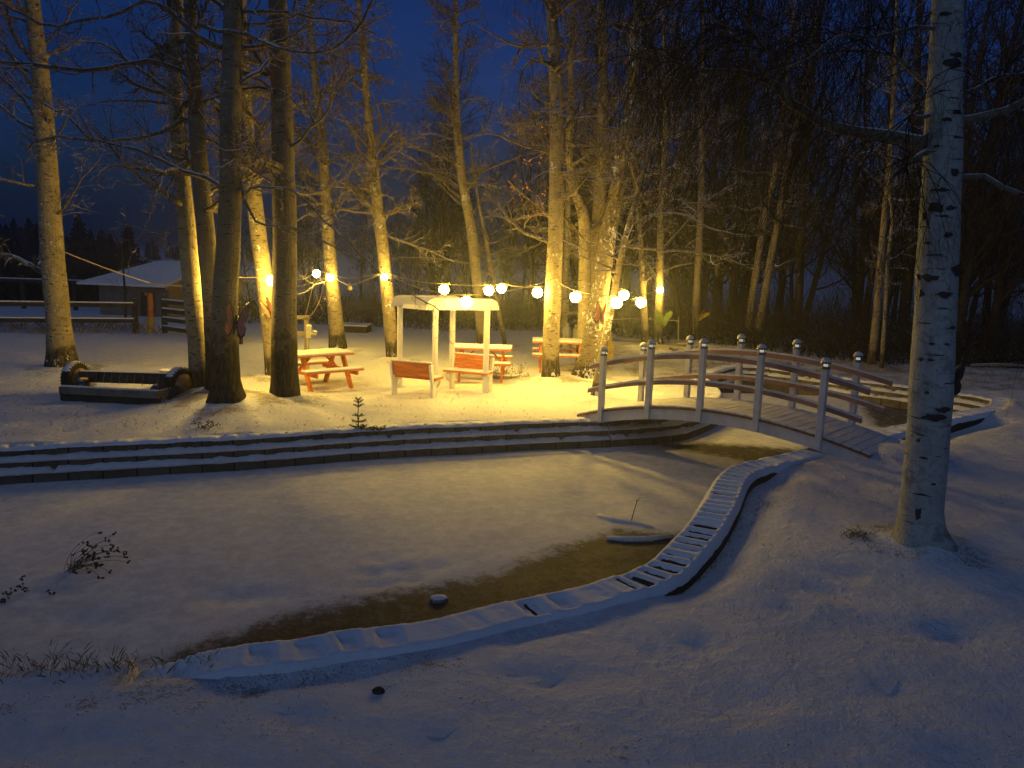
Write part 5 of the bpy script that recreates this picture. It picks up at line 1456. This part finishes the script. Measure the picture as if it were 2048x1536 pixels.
pt = [p, atY(1268, 1022, p.y), atY(1274, 1003, p.y), atY(1281, 995, p.y)]; m.tube(pt, [.007, .006, .005, .003], 5); m.tube([pt[2], atY(1272, 999, p.y)], [.004, .003], 4)
tag(m.build('twig', M['weed']), 'bare twig standing upright in the pond snow near the curved edge', 'twig')
def log_(pts, r, label, name='fallen_branch'):
    P = [ground(x, y, ZI) for x, y in pts]
    for q in P: q.z = ZI - r * .35
    m = MB(); m.tube(P, [r * .7] + [r] * (len(P) - 2) + [r * .8], 9)
    o = empty(name, label, 'fallen branch', tuple(P[0])); m.build('wood', M['greywood'], o, tuple(P[0]))
    m = MB(); m.tube([q + Vector((0, -.002, r * .35)) for q in P], [r * .8] + [r * 1.02] * (len(P) - 2) + [r * .8], 9); m.build('branch_snow', M['snow_clean'], o, tuple(P[0]), smooth=True)
log_([(1213, 1076), (1250, 1079), (1300, 1078), (1345, 1072)], .042, 'straight snow covered log lying on the slush by the curved edge')
log_([(1196, 1030), (1225, 1040), (1262, 1046), (1305, 1056)], .032, 'bent snow covered branch lying above the straight log on the pond')
def lump(name, label, c, s, mat, cat):
    m = MB(); rr = random.Random(int(c.x * 100)); prof = []
    m.lathe([(s * 1.2, -.03), (s * 1.1, s * .08), (s * .85, s * .3), (s * .45, s * .45), (.003, s * .5)], 12, (0, 0, 0))
    m.v = [(x * 1.25 + vnoise(x * 30, y * 30, z * 30) * s * .35, y + vnoise(y * 30, z * 30, x * 30) * s * .35, z + vnoise(z * 30, x * 30) * s * .2) for x, y, z in m.v]
    o = m.build(name, M[mat], smooth=True); o.location = c; return tag(o, label, cat)
lump('stone', 'snow topped stone lying in the brown slush', ground(877, 1197, ZI), .065, 'stone', 'stone')
lump('clod', 'dark clod of earth on the foreground snow', ground(757, 1380, ZN), .03, 'weed', 'clod')
for px, py, l in ((1285, 700, 'a'),): pass
# fir sapling
c = ground(718, 858); z = gz(c.x, c.y)
fs_ = empty('fir_sapling', 'tiny fir sapling with a spreading low branch on the lit lawn', 'sapling', (c.x, c.y, z)); O = tuple(fs_.location)
m = MB(); st = [Vector((c.x, c.y, z - .03)), Vector((c.x - .02, c.y, z + .25)), Vector((c.x + .0, c.y, z + .52))]; m.tube(st, [.013, .01, .005], 6); m.build('trunk', M['weed'], fs_, O)
m = MB(); rg = random.Random(3)
def spray(m, p, d, L, rg, dens=60):
    m.tube([p, p + d * L], [.005, .003], 4)
    for k in range(int(dens * L / .2)):
        t = rg.random(); q = p + d * L * t; s = rperp(d, rg); e = (d * .6 + s).normalized() * rg.uniform(.02, .035); w = rperp(e.normalized(), rg) * .0035
        m.add([q - w, q + w, q + e], [(0, 1, 2)])
for z0, n, L in ((.05, 6, .16), (.14, 6, .15), (.24, 5, .12), (.40, 5, .11), (.47, 5, .09), (.52, 4, .07)):
    for k in range(n):
        a = 6.283 * k / n + z0 * 20; d = Vector((math.cos(a), math.sin(a), .25 if z0 < .3 else .55)).normalized(); spray(m, Vector((c.x - .01, c.y, z + z0)), d, L * rg.uniform(.7, 1.1), rg, 120)
for k in range(26):
    a = rg.uniform(-.5, 3.6); q = Vector((c.x + rg.uniform(0, .42), c.y + rg.uniform(-.1, .1), z + rg.uniform(.0, .05))); spray(m, q, Vector((math.cos(a), math.sin(a), .4)).normalized(), rg.uniform(.06, .12), rg, 110)
m.build('needles', M['fir'], fs_, O)

# grass blades poking through the snow
gm = MB(); rg = random.Random(21)
def tuft(x, y, n, h, sp):
    z = gz(x, y)
    for k in range(n):
        bx_, by_ = x + rg.gauss(0, sp), y + rg.gauss(0, sp); hh = h * rg.uniform(.4, 1.2); a = rg.uniform(0, 6.283)
        w = Vector((math.cos(a), math.sin(a), 0)) * .0028; ln = Vector((rg.gauss(0, .35), rg.gauss(0, .35), 1)) * hh
        b_ = Vector((bx_, by_, z - .015)); gm.add([b_ - w, b_ + w, b_ + ln * .6 + w * .6 + Vector((ln.x * .1, ln.y * .1, 0)), b_ + ln + Vector((ln.x * .5, ln.y * .5, 0))], [(0, 1, 2), (0, 2, 3)])
for k in range(44):
    g = ground(rg.gauss(190, 100), rg.gauss(1334, 10), ZN); tuft(g.x, g.y, 10, .07, .06)
for k in range(26):
    g = ground(rg.uniform(420, 700), rg.gauss(1335, 5), ZN); tuft(g.x, g.y, 8, .05, .06)
for k in range(60):
    t = rg.random(); g = ground(1560 - 250 * t + rg.gauss(0, 15), 965 + 180 * t + rg.gauss(0, 12) + 20, ZN); tuft(g.x, g.y, 9, .06, .08)
for k in range(12):
    a = rg.uniform(0, 6.28); tuft(BP[0].x + .46 * math.cos(a) - .1, BP[0].y + .40 * math.sin(a), 9, .05, .06)
for k in range(8): tuft(BP[0].x - .55 + rg.gauss(0, .14), BP[0].y + .15 + rg.gauss(0, .08), 20, .08, .05)
for k in range(420):
    g = ground(rg.uniform(-40, 1150), rg.uniform(770, 870), 0); tuft(g.x, g.y, 3, .07, .08)
for k in range(300):
    g = ground(rg.uniform(0, 2048), 1340 + 190 * rg.random(), ZN)
    if not inside(np.array([[g.x, g.y]]), poly)[0]: tuft(g.x, g.y, 2, .03, .05)
for k in range(420):
    g = ground(rg.uniform(1450, 2100), rg.uniform(880, 1300), ZN)
    if not inside(np.array([[g.x, g.y]]), poly)[0]: tuft(g.x, g.y, 3, .035, .06)
for k in range(260):
    g = ground(rg.uniform(1380, 2100), rg.uniform(700, 780), 0)
    if not inside(np.array([[g.x, g.y]]), poly)[0]: tuft(g.x, g.y, 10, .14, .15)
for k in range(80):
    g = ground(rg.uniform(-40, 330), rg.uniform(655, 672), 0); tuft(g.x, g.y, 12, .28, .2)
tag(gm.build('grass', M['grass']), 'dead grass blades poking through the thin snow', 'grass', kind='stuff')

# ------------------------------------------------------------------ far conifers and brush on the left
rg = random.Random(14)
def conifer(H):
    m = MB(); n = 13
    for i in range(n):
        z = H * (.06 + .94 * i / n); r = H * .30 * (1 - i / n) ** .6 * rg.uniform(.8, 1.15) + .08
        k = 11; vs = [Vector((0, 0, z + H * .10))]
        for j in range(k * 2):
            a = 6.283 * j / (k * 2); q = r * (rg.uniform(.75, 1.1) if j % 2 else rg.uniform(.35, .55)); vs.append(Vector((q * math.cos(a), q * math.sin(a), z - rg.uniform(0, .05) * H)))
        m.add(vs, [(0, 1 + j, 1 + (j + 1) % (k * 2)) for j in range(k * 2)])
    return m
cps = []
for H in (4.6, 5.6, 3.8):
    r = empty('conifer_tree', 'dark far conifer in the tree line beyond the barn at the left', 'tree', (0, 0, 0), group='far conifers at the left')
    m = MB(); m.tube([Vector((0, 0, -.5)), Vector((0, 0, H))], [.12, .02], 6); m.build('trunk', M['farfir'], r); conifer(H).build('crown', M['farfir'], r); cps.append(r)
for i in range(84):
    px = rg.uniform(-60, 262) if i < 68 else rg.uniform(262, 520); Y = rg.uniform(70, 125) if i < 68 else rg.uniform(150, 190)
    p = atY(px, 500, Y); o = cps[i % 3]
    if i >= 3: o = copy_tree(o)
    s = rg.uniform(.65, 1.15) * (0.75 if i >= 68 else 1); o.location = (p.x, Y, gz(p.x, Y)); o.scale = (s, s, s); o.rotation_euler = (0, 0, rg.random() * 6)
m = MB()
for i in range(6500):
    px = rg.uniform(-120, 290); Y = 40 + 40 * rg.random() ** 1.5; p = atY(px, 500, Y); z = -.5; q = Vector((p.x, Y, z)); h = rg.uniform(1.0, 2.4)
    d = Vector((rg.gauss(0, .35), rg.gauss(0, .3), 1)).normalized(); m.tube([q, q + d * h * .6, q + (d + Vector((rg.gauss(0, .3), 0, 0))) * h], [.06, .05, .02], 3, cap=False)
tag(m.build('brushwood', M['farfir']), 'dark brush in the field beyond the left fence', 'brush', kind='stuff')
# young bare tree before the barn
r = empty('bare_sapling', 'small bare tree standing in front of the snowy barn roof', 'tree', tuple(atY(252, 660, 29.5).xy) + (0,)); O = tuple(r.location)
m = MB(); m.tube([Vector(O), Vector(O) + Vector((.03, 0, 1.2)), Vector(O) + Vector((0, 0, 2.3)), Vector(O) + Vector((.05, 0, 3.2))], [.05, .04, .03, .012], 6); m.build('trunk', M['twig_dark'], r, O)
m = MB()
for k in range(9):
    a = rg.uniform(0, 6.28); grow(m, Vector(O) + Vector((0, 0, rg.uniform(.8, 2.9))), Vector((math.cos(a), math.sin(a), 1.0)), rg.uniform(.6, 1.2), .015, 1, rg, .05, .15, (0, 4, 3), (5, 4, 3, 3), None, .005, 2)
m.build('branches', M['twig_dark'], r, O)

# ------------------------------------------------------------------ haze volume added to give the bulbs a soft glow
if HAZE > 0:
    m = MB(); m.box((0, 300, 13.5), (1400, 960, 32))
    hz_ = m.build('haze', [bpy.data.materials.new('misty_air')])
    mt = hz_.data.materials[0]; mt.use_nodes = True; t = mt.node_tree; t.nodes.clear()
    vo = t.nodes.new('ShaderNodeVolumePrincipled'); vo.inputs['Density'].default_value = HAZE; vo.inputs['Color'].default_value = (.85, .92, 1, 1); vo.inputs['Anisotropy'].default_value = 0.8
    ou = t.nodes.new('ShaderNodeOutputMaterial'); t.links.new(vo.outputs[0], ou.inputs['Volume'])
    hz_['kind'] = 'stuff'; hz_['label'] = 'thin mist hanging in the cold evening air'
